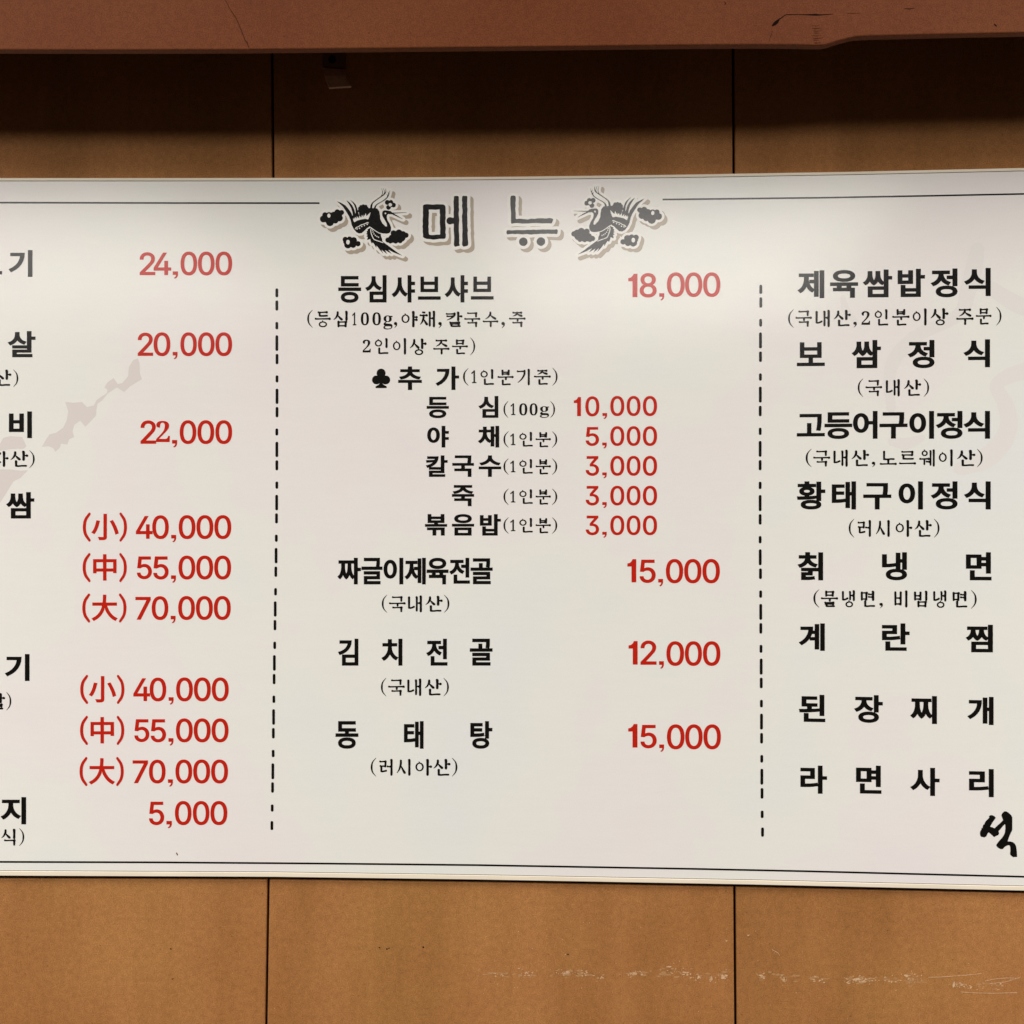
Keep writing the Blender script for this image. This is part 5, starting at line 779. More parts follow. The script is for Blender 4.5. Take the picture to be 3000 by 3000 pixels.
    'title_me': '13574,5735 13560,5739 13547,5751 13540,5773 13534,5838 13535,5882 13544,5940 13533,6028 13547,6130 13551,6196 13548,6247 13531,6335 13537,6408 13535,6473 13543,6568 13549,6736 13542,6918 13545,7035 13536,7145 13540,7174 13553,7204 13574,7222 13596,7224 13655,7214 13699,7194 13716,7167 13720,7108 13709,7021 13698,6838 13699,6802 13709,6751 13692,6612 13698,6546 13689,6269 13700,6123 13688,6057 13692,5765 13685,5751 13669,5742;13326,5742 13304,5754 13298,5773 13297,5838 13286,5911 13297,6145 13288,6232 13294,6378 13246,6380 13224,6369 13195,6362 13166,6363 13144,6370 13117,6386 13097,6408 13083,6437 13078,6466 13082,6495 13094,6524 13115,6549 13144,6567 13188,6575 13217,6571 13246,6556 13290,6556 13297,6561 13292,6721 13308,6962 13297,7159 13300,7181 13313,7210 13326,7225 13341,7230 13450,7203 13467,7189 13468,7174 13452,7116 13461,7043 13453,6962 13455,6882 13444,6780 13443,6597 13457,6444 13437,6276 13438,6225 13452,6145 13439,6072 13446,5984 13440,5904 13444,5787 13436,5757 13421,5745 13392,5739;12472,5984 12428,5993 12407,6004 12395,6021 12389,6057 12393,6159 12388,6232 12393,6305 12379,6466 12387,6561 12376,6634 12385,6714 12382,6794 12395,6875 12390,6926 12394,6940 12421,6967 12480,6993 12538,7001 12611,7004 12684,7020 12757,7015 12881,6996 13005,6998 13034,6991 13055,6962 13060,6940 13064,6882 13050,6809 13062,6678 13045,6517 13046,6473 13059,6386 13052,6313 13057,6232 13054,6072 13042,6029 13012,6000 12976,5988 12793,5983 12684,5994 12531,5981;12588,6137 12764,6147 12859,6133 12878,6137 12883,6145 12881,6218 12893,6305 12886,6371 12887,6451 12882,6517 12899,6692 12893,6780 12896,6853 12891,6867 12881,6873 12808,6874 12677,6886 12633,6885 12589,6877 12576,6867 12567,6853 12558,6787 12561,6714 12550,6641 12564,6546 12556,6451 12568,6225 12559,6159 12567,6143',
    'title_nyu': '14998,5728 14980,5736 14964,5758 14954,5787 14951,5816 14951,6006 14971,6232 14969,6495 14972,6524 14983,6549 14998,6554 15064,6540 15144,6536 15217,6538 15304,6549 15487,6547 15589,6537 15742,6535 15888,6544 16100,6539 16144,6547 16158,6542 16173,6524 16197,6473 16205,6429 16197,6415 16180,6402 16136,6388 16100,6388 15976,6400 15896,6392 15750,6396 15662,6410 15553,6406 15458,6428 15268,6409 15202,6406 15136,6415 15115,6409 15109,6393 15109,6262 15096,6108 15109,6035 15103,5962 15111,5831 15107,5773 15099,5751 15083,5736 15049,5728;15903,6721 15699,6733 15633,6728 15560,6733 15480,6730 15348,6743 15144,6738 14998,6748 14874,6741 14859,6746 14849,6758 14840,6780 14835,6816 14839,6838 14848,6853 14859,6862 14874,6864 15005,6851 15093,6860 15158,6851 15312,6865 15436,6854 15523,6869 15574,6872 15640,6860 15720,6860 15823,6850 15932,6852 16049,6843 16158,6853 16239,6850 16304,6858 16319,6853 16329,6838 16339,6787 16335,6736 16319,6720 16304,6717 16239,6725 16166,6727 16042,6722 15969,6726;15815,6954 15772,6975 15737,7013 15722,7057 15724,7108 15745,7152 15786,7188 15830,7202 15881,7198 15925,7176 15958,7137 15972,7094 15969,7043 15947,6999 15910,6967 15866,6952;15290,6962 15246,6988 15217,7028 15205,7072 15212,7123 15238,7167 15275,7195 15319,7207 15370,7202 15414,7177 15445,7137 15457,7094 15452,7043 15427,6999 15385,6967 15341,6955',
    'title_halo_me': '13553,5648 13523,5656 13487,5680 13450,5659 13407,5650 13304,5654 13261,5673 13224,5712 13209,5758 13196,5911 13207,6145 13195,6272 13151,6274 13145,6269 13144,6064 13131,6006 13093,5949 13034,5910 12961,5897 12793,5893 12684,5904 12501,5890 12392,5910 12336,5948 12310,5991 12299,6057 12303,6305 12289,6466 12297,6561 12286,6634 12296,6721 12292,6802 12305,6875 12301,6940 12314,6984 12348,7026 12407,7061 12458,7080 12596,7093 12677,7110 12757,7106 12903,7085 13020,7088 13071,7074 13104,7050 13138,6999 13149,6955 13154,6889 13140,6802 13152,6670 13158,6664 13195,6665 13204,6670 13202,6743 13218,6962 13208,7174 13223,7232 13256,7283 13290,7308 13334,7320 13377,7316 13494,7282 13553,7310 13604,7314 13706,7292 13738,7276 13772,7249 13804,7189 13810,7123 13788,6831 13799,6743 13782,6612 13788,6546 13779,6269 13790,6116 13778,6050 13781,5751 13755,5692 13706,5659 13655,5649;12658,6240 12662,6235 12786,6237 12793,6243 12803,6305 12792,6524 12809,6692 12803,6780 12793,6785 12669,6796 12651,6794 12648,6787 12651,6714 12640,6641 12654,6554 12646,6459',
    'title_shadow_me': '13786,5749 13777,5889 13778,6050 13790,6116 13779,6269 13788,6546 13782,6612 13799,6751 13788,6824 13810,7101 13806,7181 13789,7225 13764,7256 13735,7278 13684,7300 13626,7312 13582,7314 13545,7308 13494,7282 13377,7316 13319,7317 13325,7342 13348,7375 13377,7399 13407,7411 13472,7411 13589,7377 13640,7402 13677,7409 13720,7407 13779,7395 13830,7373 13859,7351 13884,7320 13901,7276 13905,7196 13883,6918 13894,6845 13877,6707 13883,6641 13874,6364 13885,6210 13873,6145 13877,5853 13863,5809 13849,5787 13823,5766;13136,6009 13144,6064 13145,6269 13151,6274 13195,6272 13207,6145 13201,6064 13173,6031;12662,6235 12646,6459 12654,6554 12640,6641 12651,6714 12648,6787 12651,6794 12669,6796 12744,6787 12735,6736 12749,6648 12741,6554 12753,6335 12800,6327 12803,6305 12793,6240;13158,6664 13152,6670 13140,6802 13155,6882 13148,6962 13127,7021 13100,7054 13078,7070 13020,7088 12903,7085 12706,7110 12596,7093 12487,7086 12407,7061 12413,7086 12450,7126 12531,7168 12582,7181 12691,7188 12772,7204 12852,7201 12998,7180 13115,7183 13173,7165 13208,7130 13218,6962 13202,6743 13204,6670',
    'title_halo_nyu': '14976,5640 14932,5659 14898,5692 14873,5743 14862,5802 14861,6013 14881,6232 14879,6495 14884,6546 14897,6583 14926,6619 14983,6643 15078,6629 15158,6626 15282,6639 15452,6641 15341,6653 15144,6648 14991,6658 14874,6651 14823,6663 14801,6678 14772,6711 14747,6787 14749,6853 14764,6889 14786,6919 14823,6944 14874,6955 15005,6941 15093,6950 15158,6943 15128,7006 15115,7064 15119,7123 15136,7176 15169,7225 15217,7265 15275,7291 15334,7298 15392,7289 15443,7267 15487,7232 15523,7181 15542,7130 15547,7072 15539,7021 15512,6962 15516,6959 15582,6962 15655,6950 15668,6955 15642,7006 15631,7064 15635,7123 15657,7181 15696,7232 15742,7266 15801,7288 15859,7293 15918,7281 15969,7256 16012,7216 16044,7167 16060,7116 16063,7057 16052,7006 16015,6940 16020,6934 16312,6948 16360,6933 16388,6911 16417,6860 16429,6787 16422,6714 16400,6670 16363,6641 16334,6631 16173,6634 16216,6612 16247,6575 16279,6510 16295,6451 16293,6408 16277,6371 16251,6342 16209,6316 16158,6300 16122,6297 15976,6310 15918,6302 15764,6305 15662,6319 15523,6318 15450,6338 15348,6324 15202,6316 15186,6123 15198,6043 15193,5948 15201,5831 15189,5729 15158,5679 15115,5651 15056,5639;15602,6627 15779,6626 15868,6634 15560,6643 15532,6641 15538,6634',
    'title_shadow_nyu': '15195,5741 15201,5816 15193,5948 15199,6035 15186,6116 15199,6313 15290,6319 15281,6210 15294,6130 15287,6057 15296,5926 15291,5853 15281,5816 15259,5780 15224,5753;16297,6407 16290,6478 16252,6568 16217,6611 16173,6634 16304,6627 16355,6637 16363,6631 16390,6546 16386,6495 16354,6444;15129,6627 14983,6645 14983,6655 14991,6658 15144,6648 15348,6653 15452,6641 15282,6639 15202,6627;15604,6626 15538,6634 15532,6641 15560,6643 15868,6634 15779,6626;16428,6726 16428,6794 16417,6860 16392,6906 16363,6931 16304,6948 16020,6934 16015,6940 16052,7006 16063,7064 16057,7130 16032,7189 15981,7247 15910,7284 15830,7293 15757,7274 15756,7283 15784,7320 15837,7361 15896,7383 15961,7387 16027,7371 16071,7345 16106,7313 16135,7269 16152,7225 16158,7181 16154,7130 16138,7079 16110,7035 16115,7029 16407,7042 16450,7030 16476,7013 16512,6955 16523,6889 16522,6831 16512,6794 16488,6758 16458,6736;14954,6947 14847,6955 14858,6984 14888,7021 14925,7042 14969,7050 15117,7035 15161,6948 15151,6943 15093,6950 15012,6941;15626,6955 15582,6962 15512,6962 15541,7028 15547,7094 15531,7166 15493,7225 15443,7267 15377,7293 15312,7297 15239,7280 15282,7339 15355,7381 15436,7393 15480,7386 15521,7371 15588,7320 15626,7261 15642,7189 15634,7116 15607,7057 15632,7050 15645,6999 15668,6955 15662,6950',
    'brush_word': '28978,23908 29020,23880 29071,23882 29136,23912 29174,23959 29146,24001 29090,24075 29006,24220 29071,24234 29132,24264 29146,24257 29220,24187 29295,24122 29388,24029 29365,23963 29337,23880 29369,23819 29425,23768 29481,23768 29546,23805 29630,23889 29658,23945 29658,24308 29621,24392 29584,24467 29551,24551 29523,24651 29602,24651 29677,24672 29733,24718 29768,24784 29784,24886 29796,24998 29798,25105 29723,25108 29691,25114 29640,25082 29598,25040 29593,24989 29604,24933 29600,24830 29584,24774 29560,24760 29500,24774 29434,24812 29379,24875 29313,24877 29239,24835 29188,24779 29201,24732 29257,24653 29360,24541 29416,24457 29444,24383 29456,24271 29451,24159 29436,24145 29379,24206 29313,24290 29257,24346 29271,24420 29243,24471 29201,24481 29127,24525 29052,24457 28968,24383 28936,24420 28894,24504 28833,24539 28791,24518 28763,24527 28722,24485 28710,24420 28717,24364 28749,24308 28759,24252 28782,24266 28796,24196 28810,24159 28838,24150 28857,24094 28913,24024 28982,23959',
    'map_print': '3900,10550 4040,10500 4090,10650 4100,10950 4160,11110 3825,11310 3640,11485 3500,11400 3425,11350 3275,11450 3160,11525 3000,11725 2860,11825 2825,12000 2815,12175 2650,12350 2500,12500 2350,12325 2175,12450 2125,12650 2175,12800 2025,12875 1975,13025 1790,13000 1750,13125 1625,13235 1550,13125 1425,13075 1225,13090 1350,12875 1450,12725 1650,12675 1850,12525 1950,12325 2000,12050 1910,11775 2150,11800 2400,11775 2550,11925 2750,11875 2825,11725 3000,11600 3130,11515 3150,11425 3060,11350 3150,11200 3325,11075 3450,11250 3575,11225 3750,11025 3775,10750;-300,13500 -200,13200 0,13000 100,12825 300,12775 650,12800 775,13075 700,13140 300,13160 0,13200 -100,13500;-300,13750 300,13750 600,13790 825,13775 600,14000 400,14100 300,14250 150,14500 0,14725 -300,15000',
    'brush_print': '28565,7115 28465,7203 28358,7525 28116,8550 28057,8900 27990,9038 27851,9175 27665,9297 27040,9517 26640,9743 26273,10075 26114,10275 26015,10445 25907,10800 25880,11250 25977,11975 26053,12075 26115,12090 26177,12075 26253,11975 26199,11425 26209,11175 26288,10825 26415,10567 26690,10247 27015,9966 27215,9849 27820,9600 28090,9447 28290,9288 28398,9150 28465,9008 28690,8250 28729,8350 29130,8775 29444,9000 29815,9199 30090,9288 30590,9350 30715,9316 30826,9200 30826,9000 30698,8875 30190,8795 30015,8742 29415,8429 28915,8120 28840,8100 28740,8139 28720,8125 28814,7675 28838,7275 28813,7200 28740,7127 28665,7102;24665,8635 24620,8700 24640,8975 24692,9150 24825,9300 25040,9454 25090,9454 25119,9425 25119,9375 24888,9050 24755,8675 24715,8635;30190,10569 29765,10689 29490,10793 29215,10955 29066,11100 28996,11250 28991,11375 29047,11550 29194,11825 29288,12150 29309,12325 29265,12534 29108,12825 28915,13021 28565,13272 27990,13593 27946,13675 27942,13750 27967,13825 28040,13898 28165,13923 28540,13853 28765,13800 28965,13723 29165,13601 29317,13475 29588,13150 29683,12975 29781,12700 29818,12500 29823,12300 29773,12025 29658,11700 29416,11350 29418,11325 29740,11190 30365,11038 30465,10978 30539,10825 30528,10725 30490,10650 30365,10562;26915,12747 26515,12831 26115,12797 26034,12850 26012,12950 26065,13031 26340,13147 26465,13171 26590,13163 26790,13083 27090,12890 27115,12825 27080,12750 27015,12725',
}


def row(pref, chars, xs, y0, y1, over={}):
    out = []
    for i, (ch, (a, b2)) in enumerate(zip(chars, xs)):
        yy = over.get(i, (y0, y1))
        out.append((pref + ch, a, yy[0], b2, yy[1]))
    return out

A = (860, 700)
B = (860, 1600)
Cc_ = (2034, 700)
D = (2034, 1600)
E_ = (0, 700)
F_ = (0, 1600)
G_ = (1400, 700)
H_ = (1400, 1600)
def dish(o, chars, xs, y0, y1, over={}):
    word('dish_name', *o, row('G', chars, xs, y0, y1, over), M_black, 'bold black dish name %s' % chars)
def note(o, items, text):
    word('small_note', *o, items, M_black, 'small black serif note %s' % text)
def price(o, items, text, where):
    word('price', *o, items, M_red, 'red price %s %s' % (text, where))

# middle column
dish(A, '등심샤브샤브', [(262, 396), (420, 545), (574, 712), (729, 862), (885, 1022), (1039, 1172)], 212, 372, {0: (217, 374), 3: (220, 356), 5: (220, 355)})
note(A, [('S(', 80, 415, 112, 520), ('M등', 124, 422, 218, 517), ('M심', 234, 420, 318, 518), ('S1', 344, 430, 368, 506), ('S0', 394, 430, 442, 506), ('S0', 462, 430, 512, 506),
         ('Sg', 526, 448, 580, 530), ('S,', 588, 486, 607, 522), ('M야', 632, 421, 728, 518), ('M채', 738, 420, 830, 518), ('S,', 848, 486, 868, 522), ('M칼', 892, 425, 990, 516),
         ('M국', 1000, 428, 1094, 517), ('M수', 1108, 425, 1200, 517), ('S,', 1218, 486, 1238, 522), ('M죽', 1262, 425, 1360, 517)], '등심100g, 야채, 칼국수, 죽')
note(A, [('S2', 405, 590, 452, 665), ('M인', 476, 580, 556, 675), ('M이', 582, 580, 660, 678), ('M상', 682, 582, 780, 680), ('M주', 818, 588, 914, 678), ('M문', 928, 588, 1022, 676), ('S)', 1035, 577, 1064, 682)], '2인이상 주문')
word('club_mark', *A, [('G♣', 460, 760, 566, 874)], M_black, 'small black club suit mark before 추가')
dish(A, '추가', [(613, 752), (832, 970)], 747, 885)
note(A, [('S(', 993, 757, 1025, 860), ('S1', 1042, 770, 1072, 845), ('M인', 1095, 762, 1175, 856), ('M분', 1195, 765, 1290, 858), ('M기', 1308, 760, 1385, 858), ('M준', 1408, 765, 1508, 855), ('S)', 1517, 755, 1547, 860)], '1인분기준')
dish(A, '등심', [(780, 910), (1083, 1200)], 920, 1048, {0: (925, 1050)})
note(A, [('S(', 1230, 950, 1258, 1048), ('S1', 1272, 963, 1300, 1032), ('S0', 1322, 963, 1370, 1034), ('S0', 1383, 963, 1430, 1034), ('Sg', 1443, 980, 1497, 1048), ('S)', 1505, 950, 1532, 1048)], '100g')
dish(A, '야채', [(783, 910), (1080, 1205)], 1095, 1222)
dish(A, '칼국수', [(775, 903), (930, 1057), (1085, 1217)], 1268, 1394)
dish(A, '죽', [(928, 1058)], 1442, 1566)
dish(A, '볶음밥', [(770, 900), (928, 1058), (1092, 1215)], 1612, 1738)
for y, t in ((1127, '야채'), (1286, '칼국수'), (1463, '죽'), (1631, '볶음밥')):
    note(A, [('S(', 1230, y, 1260, y + 96), ('S1', 1270, y + 13, 1300, y + 81), ('M인', 1323, y + 3, 1402, y + 90), ('M분', 1418, y + 4, 1508, y + 94), ('S)', 1515, y, 1545, y + 96)], '1인분 beside %s' % t)
z3 = [(776, 858), (872, 953), (967, 1050)]
def zeros(xs, y0, y1):
    return [('D0', a, y0, b2, y1) for a, b2 in xs]
price(G_, [('D1', 562, 926, 604, 1038), ('D0', 630, 922, 712, 1040), ('D,', 730, 1020, 757, 1055)] + zeros(z3, 920, 1038), '10,000', 'beside 등심')
for d, y0, y1, t, nm in (('5', 1097, 1213, '5,000', '야채'), ('3', 1271, 1388, '3,000', '칼국수'), ('3', 1446, 1562, '3,000', '죽'), ('3', 1620, 1736, '3,000', '볶음밥')):
    price(G_, [('D' + d, 632, y0 + (5 if d == '5' else 1), 710, y1), ('D,', 729, y1 - 20, 755, y1 + 15)] + zeros(z3, y0, y1), t, 'beside %s' % nm)
price(G_, [('D1', 881, 204, 935, 341), ('D8', 948, 200, 1048, 343), ('D,', 1063, 318, 1092, 361)] + zeros([(1108, 1212), (1214, 1315), (1320, 1421)], 196, 340), '18,000', 'beside 등심샤브샤브')
dish(B, '짜글이제육전골', [(257, 395), (398, 521), (527, 643), (650, 775), (780, 908), (912, 1033), (1037, 1167)], 68, 224, {6: (71, 223), 5: (68, 220)})
def origin(o, xs, y0, y1, t, dx=0):
    note(o, [('S(', xs[0], y0, xs[0] + 31, y1), ('M국', xs[1], y0 + 7, xs[1] + 98, y1 - 3), ('M내', xs[2], y0 + 3, xs[2] + 83, y1 - 2), ('M산', xs[3], y0 + 5, xs[3] + 100, y1 - 5), ('S)', xs[4], y0, xs[4] + 31, y1)], '국내산 under %s' % t)
origin(B, (517, 559, 670, 774, 882), 285, 390, '짜글이제육전골')
dish(B, '김치전골', [(260, 380), (515, 638), (777, 902), (1033, 1166)], 542, 700)
origin(B, (512, 554, 666, 769, 879), 772, 880, '김치전골')
dish(B, '동태탕', [(246, 380), (647, 762), (1036, 1165)], 1025, 1187)
def russian(o, xs, y0, y1, t):
    note(o, [('S(', xs[0], y0, xs[0] + 32, y1)] + [('M' + c, x, y0 + 6, x + ww, y1 - 4) for c, x, ww in zip('러시아산', xs[1:5], (79, 81, 98, 100))] + [('S)', xs[5], y0, xs[5] + 32, y1)], '러시아산 under %s' % t)
russian(B, (452, 502, 605, 714, 820, 928), 1240, 1350, '동태탕')
price(H_, [('D1', 876, 76, 928, 212), ('D5', 948, 79, 1042, 216), ('D,', 1057, 192, 1085, 236)] + zeros([(1102, 1203), (1209, 1310), (1316, 1418)], 75, 218), '15,000', 'beside 짜글이제육전골')
price(H_, [('D1', 883, 556, 936, 694), ('D2', 953, 553, 1047, 695), ('D,', 1062, 674, 1090, 719)] + zeros([(1105, 1208), (1213, 1313), (1319, 1421)], 557, 702), '12,000', 'beside 김치전골')
price(H_, [('D1', 881, 1042, 935, 1180), ('D5', 953, 1047, 1048, 1185), ('D,', 1063, 1162, 1091, 1206)] + zeros([(1108, 1211), (1215, 1317), (1322, 1424)], 1044, 1191), '15,000', 'beside 동태탕')

# right column
dish(Cc_, '제육쌈밥정식', [(605, 762), (796, 960), (987, 1160), (1192, 1352), (1385, 1543), (1580, 1737)], 175, 342, {0: (184, 347), 1: (182, 345), 2: (179, 342), 3: (175, 340), 4: (173, 342), 5: (170, 335)})
note(Cc_, [('S(', 550, 413, 582, 520), ('M국', 593, 418, 690, 515), ('M내', 710, 415, 795, 517), ('M산', 818, 415, 918, 512), ('S,', 932, 485, 952, 518), ('S2', 980, 423, 1030, 503),
           ('M인', 1057, 411, 1137, 508), ('M분', 1160, 410, 1262, 508), ('M이', 1280, 406, 1362, 508), ('M상', 1385, 405, 1490, 506), ('M주', 1535, 407, 1637, 505), ('M문', 1650, 405, 1742, 502), ('S)', 1770, 398, 1800, 507)], '국내산, 2인분이상 주문')
dish(Cc_, '보쌈정식', [(601, 765), (922, 1094), (1250, 1408), (1577, 1733)], 592, 757, {0: (605, 745), 3: (588, 752)})
origin(Cc_, (958, 1003, 1122, 1230, 1345), 818, 925, '보쌈정식')
dish(Cc_, '고등어구이정식', [(601, 765), (763, 926), (930, 1074), (1085, 1250), (1260, 1405), (1415, 1572), (1577, 1733)], 1008, 1171, {0: (1025, 1157), 1: (1015, 1172), 3: (1015, 1170)})
note(Cc_, [('S(', 653, 1230, 687, 1337), ('M국', 697, 1238, 797, 1334), ('M내', 815, 1234, 900, 1335), ('M산', 922, 1235, 1025, 1332), ('S,', 1040, 1305, 1060, 1337), ('M노', 1087, 1240, 1187, 1325),
           ('M르', 1200, 1240, 1300, 1322), ('M웨', 1318, 1232, 1410, 1334), ('M이', 1433, 1232, 1515, 1333), ('M산', 1540, 1235, 1648, 1332), ('S)', 1657, 1230, 1690, 1337)], '국내산, 노르웨이산')
dish(Cc_, '황태구이정식', [(601, 768), (806, 948), (990, 1155), (1197, 1340), (1385, 1543), (1580, 1737)], 1420, 1585, {2: (1430, 1585)})
russian(Cc_, (905, 957, 1065, 1180, 1292, 1405), 1640, 1750, '황태구이정식')
dish(D, '칡냉면', [(605, 755), (1100, 1247), (1592, 1742)], 35, 200)
note(D, [('S(', 698, 253, 732, 360), ('M물', 742, 260, 843, 357), ('M냉', 865, 257, 942, 358), ('M면', 975, 260, 1060, 357), ('S,', 1085, 332, 1105, 364), ('M비', 1172, 258, 1250, 360),
         ('M빔', 1287, 260, 1367, 359), ('M냉', 1400, 258, 1478, 361), ('M면', 1513, 262, 1600, 360), ('S)', 1622, 257, 1655, 367)], '물냉면, 비빔냉면')
dish(D, '계란찜', [(612, 765), (1100, 1262), (1590, 1750)], 452, 613, {2: (460, 622)})
dish(D, '된장찌개', [(613, 768), (936, 1105), (1265, 1422), (1600, 1754)], 870, 1030, {2: (877, 1041), 3: (882, 1047), 1: (872, 1035)})
dish(D, '라면사리', [(622, 778), (948, 1097), (1265, 1438), (1610, 1755)], 1285, 1450, {2: (1298, 1463), 3: (1305, 1470)})

# left column, cut by the edge of the photograph
dish(E_, '고기', [(-150, 12), (50, 190)], 65, 222, {0: (72, 208)})
dish(E_, '살', [(45, 208)], 540, 693)
dish(E_, '비', [(52, 187)], 1010, 1167)
dish(E_, '쌈', [(35, 201)], 1483, 1638)
dish(F_, '기', [(28, 173)], 632, 790)
dish(F_, '지', [(3, 153)], 1470, 1630)
note(E_, [('M산', -34, 765, 67, 862), ('S)', 78, 765, 107, 868)], '산 under 살')
note(E_, [('M다', -52, 1242, 50, 1336), ('M산', 62, 1240, 166, 1336), ('S)', 172, 1238, 203, 1342)], '다산 under 비')
note(F_, [('M발', -66, 860, 30, 957), ('S)', 37, 855, 66, 963)], '발 under 기')
note(F_, [('M식', 8, 1655, 92, 1755), ('S)', 112, 1652, 142, 1757)], '식 under 지')
price(E_, [('D2', 818, 78, 910, 212), ('D4', 900, 80, 1003, 212), ('D,', 1012, 190, 1043, 233)] + zeros([(1058, 1155), (1160, 1257), (1263, 1360)], 74, 214), '24,000', 'top of the left column')
price(E_, [('D2', 807, 549, 897, 685), ('D0', 900, 547, 998, 687), ('D,', 1012, 662, 1040, 705)] + zeros([(1057, 1153), (1160, 1257), (1262, 1360)], 547, 687), '20,000', 'beside 살')
price(E_, [('D2', 823, 1063, 915, 1200), ('B2', 915, 1066, 995, 1190), ('D,', 1008, 1178, 1038, 1222)] + zeros([(1053, 1150), (1157, 1255), (1262, 1360)], 1062, 1202), '22,000', 'beside 비')
def size_row(o, dx, y, ch, digits, t, where):
    word('size_mark', *o, [('D(', 484 + dx, y, 530 + dx, y + 171), ('G' + ch, {'小': 534, '中': 545, '大': 537}[ch] + dx, y + 7, {'小': 695, '中': 683, '大': 692}[ch] + dx, y + 162), ('D)', 699 + dx, y, 743 + dx, y + 171)], M_red,
         'red size mark %s %s' % (ch, where))
    d1, d2 = digits
    price(o, [('D' + d1, {'4': 795, '5': 802, '7': 795}[d1] + dx, y + 20, {'4': 893, '5': 890, '7': 885}[d1] + dx, y + 154),
              ('D' + d2, {'0': 891, '5': 898}[d2] + dx, y + (16 if d2 == '0' else 20), {'0': 988, '5': 988}[d2] + dx, y + 156), ('D,', 1002 + dx, y + 131, 1031 + dx, y + 175)]
          + zeros([(1046 + dx, 1144 + dx), (1150 + dx, 1249 + dx), (1255 + dx, 1354 + dx)], y + 15, y + 156), t, where)
size_row(E_, 1, 1603, '小', '40', '40,000', 'in the upper set of three')
size_row(F_, 0, 40, '中', '55', '55,000', 'in the upper set of three')
size_row(F_, -2, 277, '大', '70', '70,000', 'in the upper set of three')
size_row(F_, -14, 754, '小', '40', '40,000', 'in the lower set of three')
size_row(F_, -15, 994, '中', '55', '55,000', 'in the lower set of three')
size_row(F_, -18, 1235, '大', '70', '70,000', 'in the lower set of three')
price(F_, [('D5', 873, 1497, 962, 1635), ('D,', 975, 1610, 1007, 1653)] + zeros([(1025, 1122), (1130, 1227), (1233, 1332)], 1493, 1635), '5,000', 'bottom of the left column')

# ---- dotted column rules: every dash a piece of its own
def capsule(x, ya, yb, wd, lean):
    r = wd / 2 + .25
    pts = []
    for k in range(7):
        a = math.pi + k / 6 * math.pi
        pts.append((x + r * math.cos(a), ya + r + r * math.sin(a)))
    for k in range(7):
        a = k / 6 * math.pi
        pts.append((x + lean + r * math.cos(a), yb - r + r * math.sin(a)))
    return pts
def dashes(o, L, wd):
    for i, (x, a, b2) in enumerate(L):
        x2 = L[min(i + 1, len(L) - 1)][0]
        V, Fc = [], []
        emit([capsule(o[0] + x / 2, o[1] + a / 2, o[1] + b2 / 2, wd, 0)], 4, V, Fc)
        bpart('rule_dash', mesh('rule_dash', V, Fc), M_black)
dashes(E_, [(1622, 289, 342), (1622, 360, 420), (1622, 486, 530), (1622, 564, 656), (1623, 673, 734), (1623, 799, 841), (1623, 877, 967), (1623, 984, 1045), (1622, 1110, 1152), (1622, 1188, 1278),
            (1622, 1296, 1356), (1622, 1421, 1464), (1621, 1499, 1590), (1620, 1607, 1667), (1619, 1732, 1775), (1617.5, 1810, 1901)], 7.7)
dashes(F_, [(1616, 119, 180), (1614.5, 245, 289), (1612.5, 323, 413), (1611, 432, 493), (1609.5, 559, 603), (1607.5, 638, 730), (1606, 748, 809), (1604.5, 875, 919), (1603, 955, 1047),
            (1601.5, 1065, 1127), (1600.5, 1193, 1237), (1598.5, 1272, 1366), (1597, 1383, 1445), (1595, 1513, 1556), (1593, 1610, 1664)], 7.5)
dashes(Cc_, [(390, 268, 322), (390, 341, 403), (389, 468, 514), (388, 547, 641), (388, 659, 721), (387.5, 787, 831), (387, 865, 959), (386.5, 977, 1039), (386.5, 1105, 1149), (386, 1183, 1277),
             (386, 1295, 1356), (386, 1422, 1466), (386, 1500, 1595), (386, 1612, 1674), (386, 1740, 1784), (386.5, 1818, 1912)], 7.8)
dashes(D, [(388, 130, 193), (389, 259, 303), (389.5, 338, 432), (390, 450, 513), (391, 578, 625), (392, 658, 753), (392.5, 770, 833), (393.5, 900, 945), (394, 981, 1075), (394.5, 1094, 1157),
           (395.5, 1223, 1269), (396, 1304, 1398), (397, 1417, 1480), (398, 1549, 1594), (400, 1648, 1703)], 7.8)

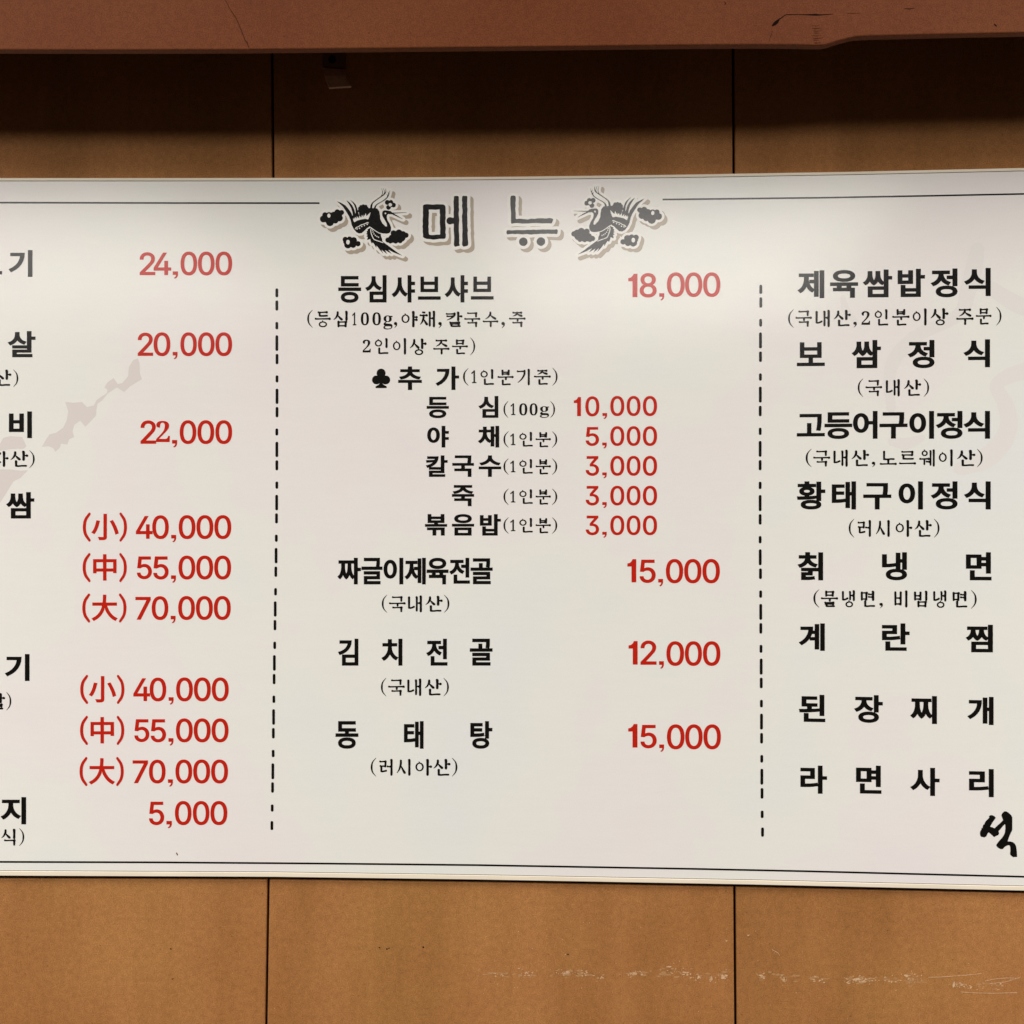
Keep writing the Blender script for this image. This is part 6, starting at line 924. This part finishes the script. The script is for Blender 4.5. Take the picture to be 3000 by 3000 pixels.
# ---- printed rules
def rule(pts, wd, label=None):
    xs = [p[0] for p in pts]
    full = []
    for (xa, ya), (xb, yb) in zip(pts[:-1], pts[1:]):
        k = max(1, int((xb - xa) / 150))
        for i in range(k):
            full.append((xa + (xb - xa) * i / k, ya + (yb - ya) * i / k, wd))
    full.append((*pts[-1], wd))
    strips('border_line', [full], BOARD + 0.0002, M_black, board).matrix_parent_inverse = INV
rule([(-900, 590), (0, 593.5), (500, 594.7), (936, 595)], 4.8)
rule([(1941, 584.4), (2400, 579.3), (2700, 574), (3000, 568), (3900, 545)], 4.8)
rule([(-900, 2523), (0, 2525), (483, 2526.5), (966, 2530), (1400, 2534.5), (2034, 2545.5), (2366, 2552.5), (3000, 2568.5), (3900, 2592)], 5.4)

# ---- title and its cranes
def drawing(name, key, layer, mat, label=None, tf=None, parent=None):
    cs = [[(x / 10, y / 10) for x, y in c] for c in parse(EMB[key])]
    if tf:
        cs = [[tf(x, y) for x, y in c] for c in cs]
    V, Fc = [], []
    emit(cs, layer, V, Fc)
    if parent is not None:
        o = link(name, mesh(name, V, Fc), mat, parent, label=label)
        o.matrix_parent_inverse = INV
        return o
    return bpart(name, mesh(name, V, Fc), mat, label=label)
def emblem(label, tf=None, sh='crane_shadow'):
    e = bpart('crane_emblem', None, None, label=label)
    drawing('shadow', sh, 2, M_tan, None, tf, e)
    drawing('outline', 'crane_halo', 3, M_halo, None, tf, e)
    drawing('crane', 'bird', 4, M_black, None, tf, e)
    for k in ('cloud_a', 'cloud_b', 'cloud_c'):
        drawing('cloud', k, 4, M_black, None, tf, e)
    drawing('blossom', 'flower', 4, M_black, None, tf, e)
def mirror(x, y):
    X = 2897.2 - 1.022 * x
    return X, 544.8 + (y - 551.7) * 1.013 - (X - 1770) * 0.012
def shift_shadow(x, y):
    return x, y
emblem('black flying crane with clouds left of the title')
emblem('black flying crane with clouds right of the title', mirror, 'crane_shadow_mirrored')
for k, ch in (('me', '메'), ('nyu', '뉴')):
    e = bpart('title_letter', None, None, label='rough cut title letter ' + ch)
    drawing('shadow', 'title_shadow_' + k, 2, M_tan, None, None, e)
    drawing('outline', 'title_halo_' + k, 3, M_halo, None, None, e)
    drawing('stroke', 'title_' + k, 4, M_black, None, None, e)
drawing('brush_letter', 'brush_word', 4, M_black, 'brush written 석 at the lower right')
drawing('map_print', 'map_print', 1, M_map, 'pale rose map silhouette behind the left column')
drawing('faint_brush_print', 'brush_print', 1, M_faint)
V, Fc = [], []
emit([[(516, 2497), (519, 2499), (521, 2503), (520, 2507), (518, 2504), (516, 2501)]], 5, V, Fc)
bpart('rust_speck', mesh('rust_speck', V, Fc), M_rust)
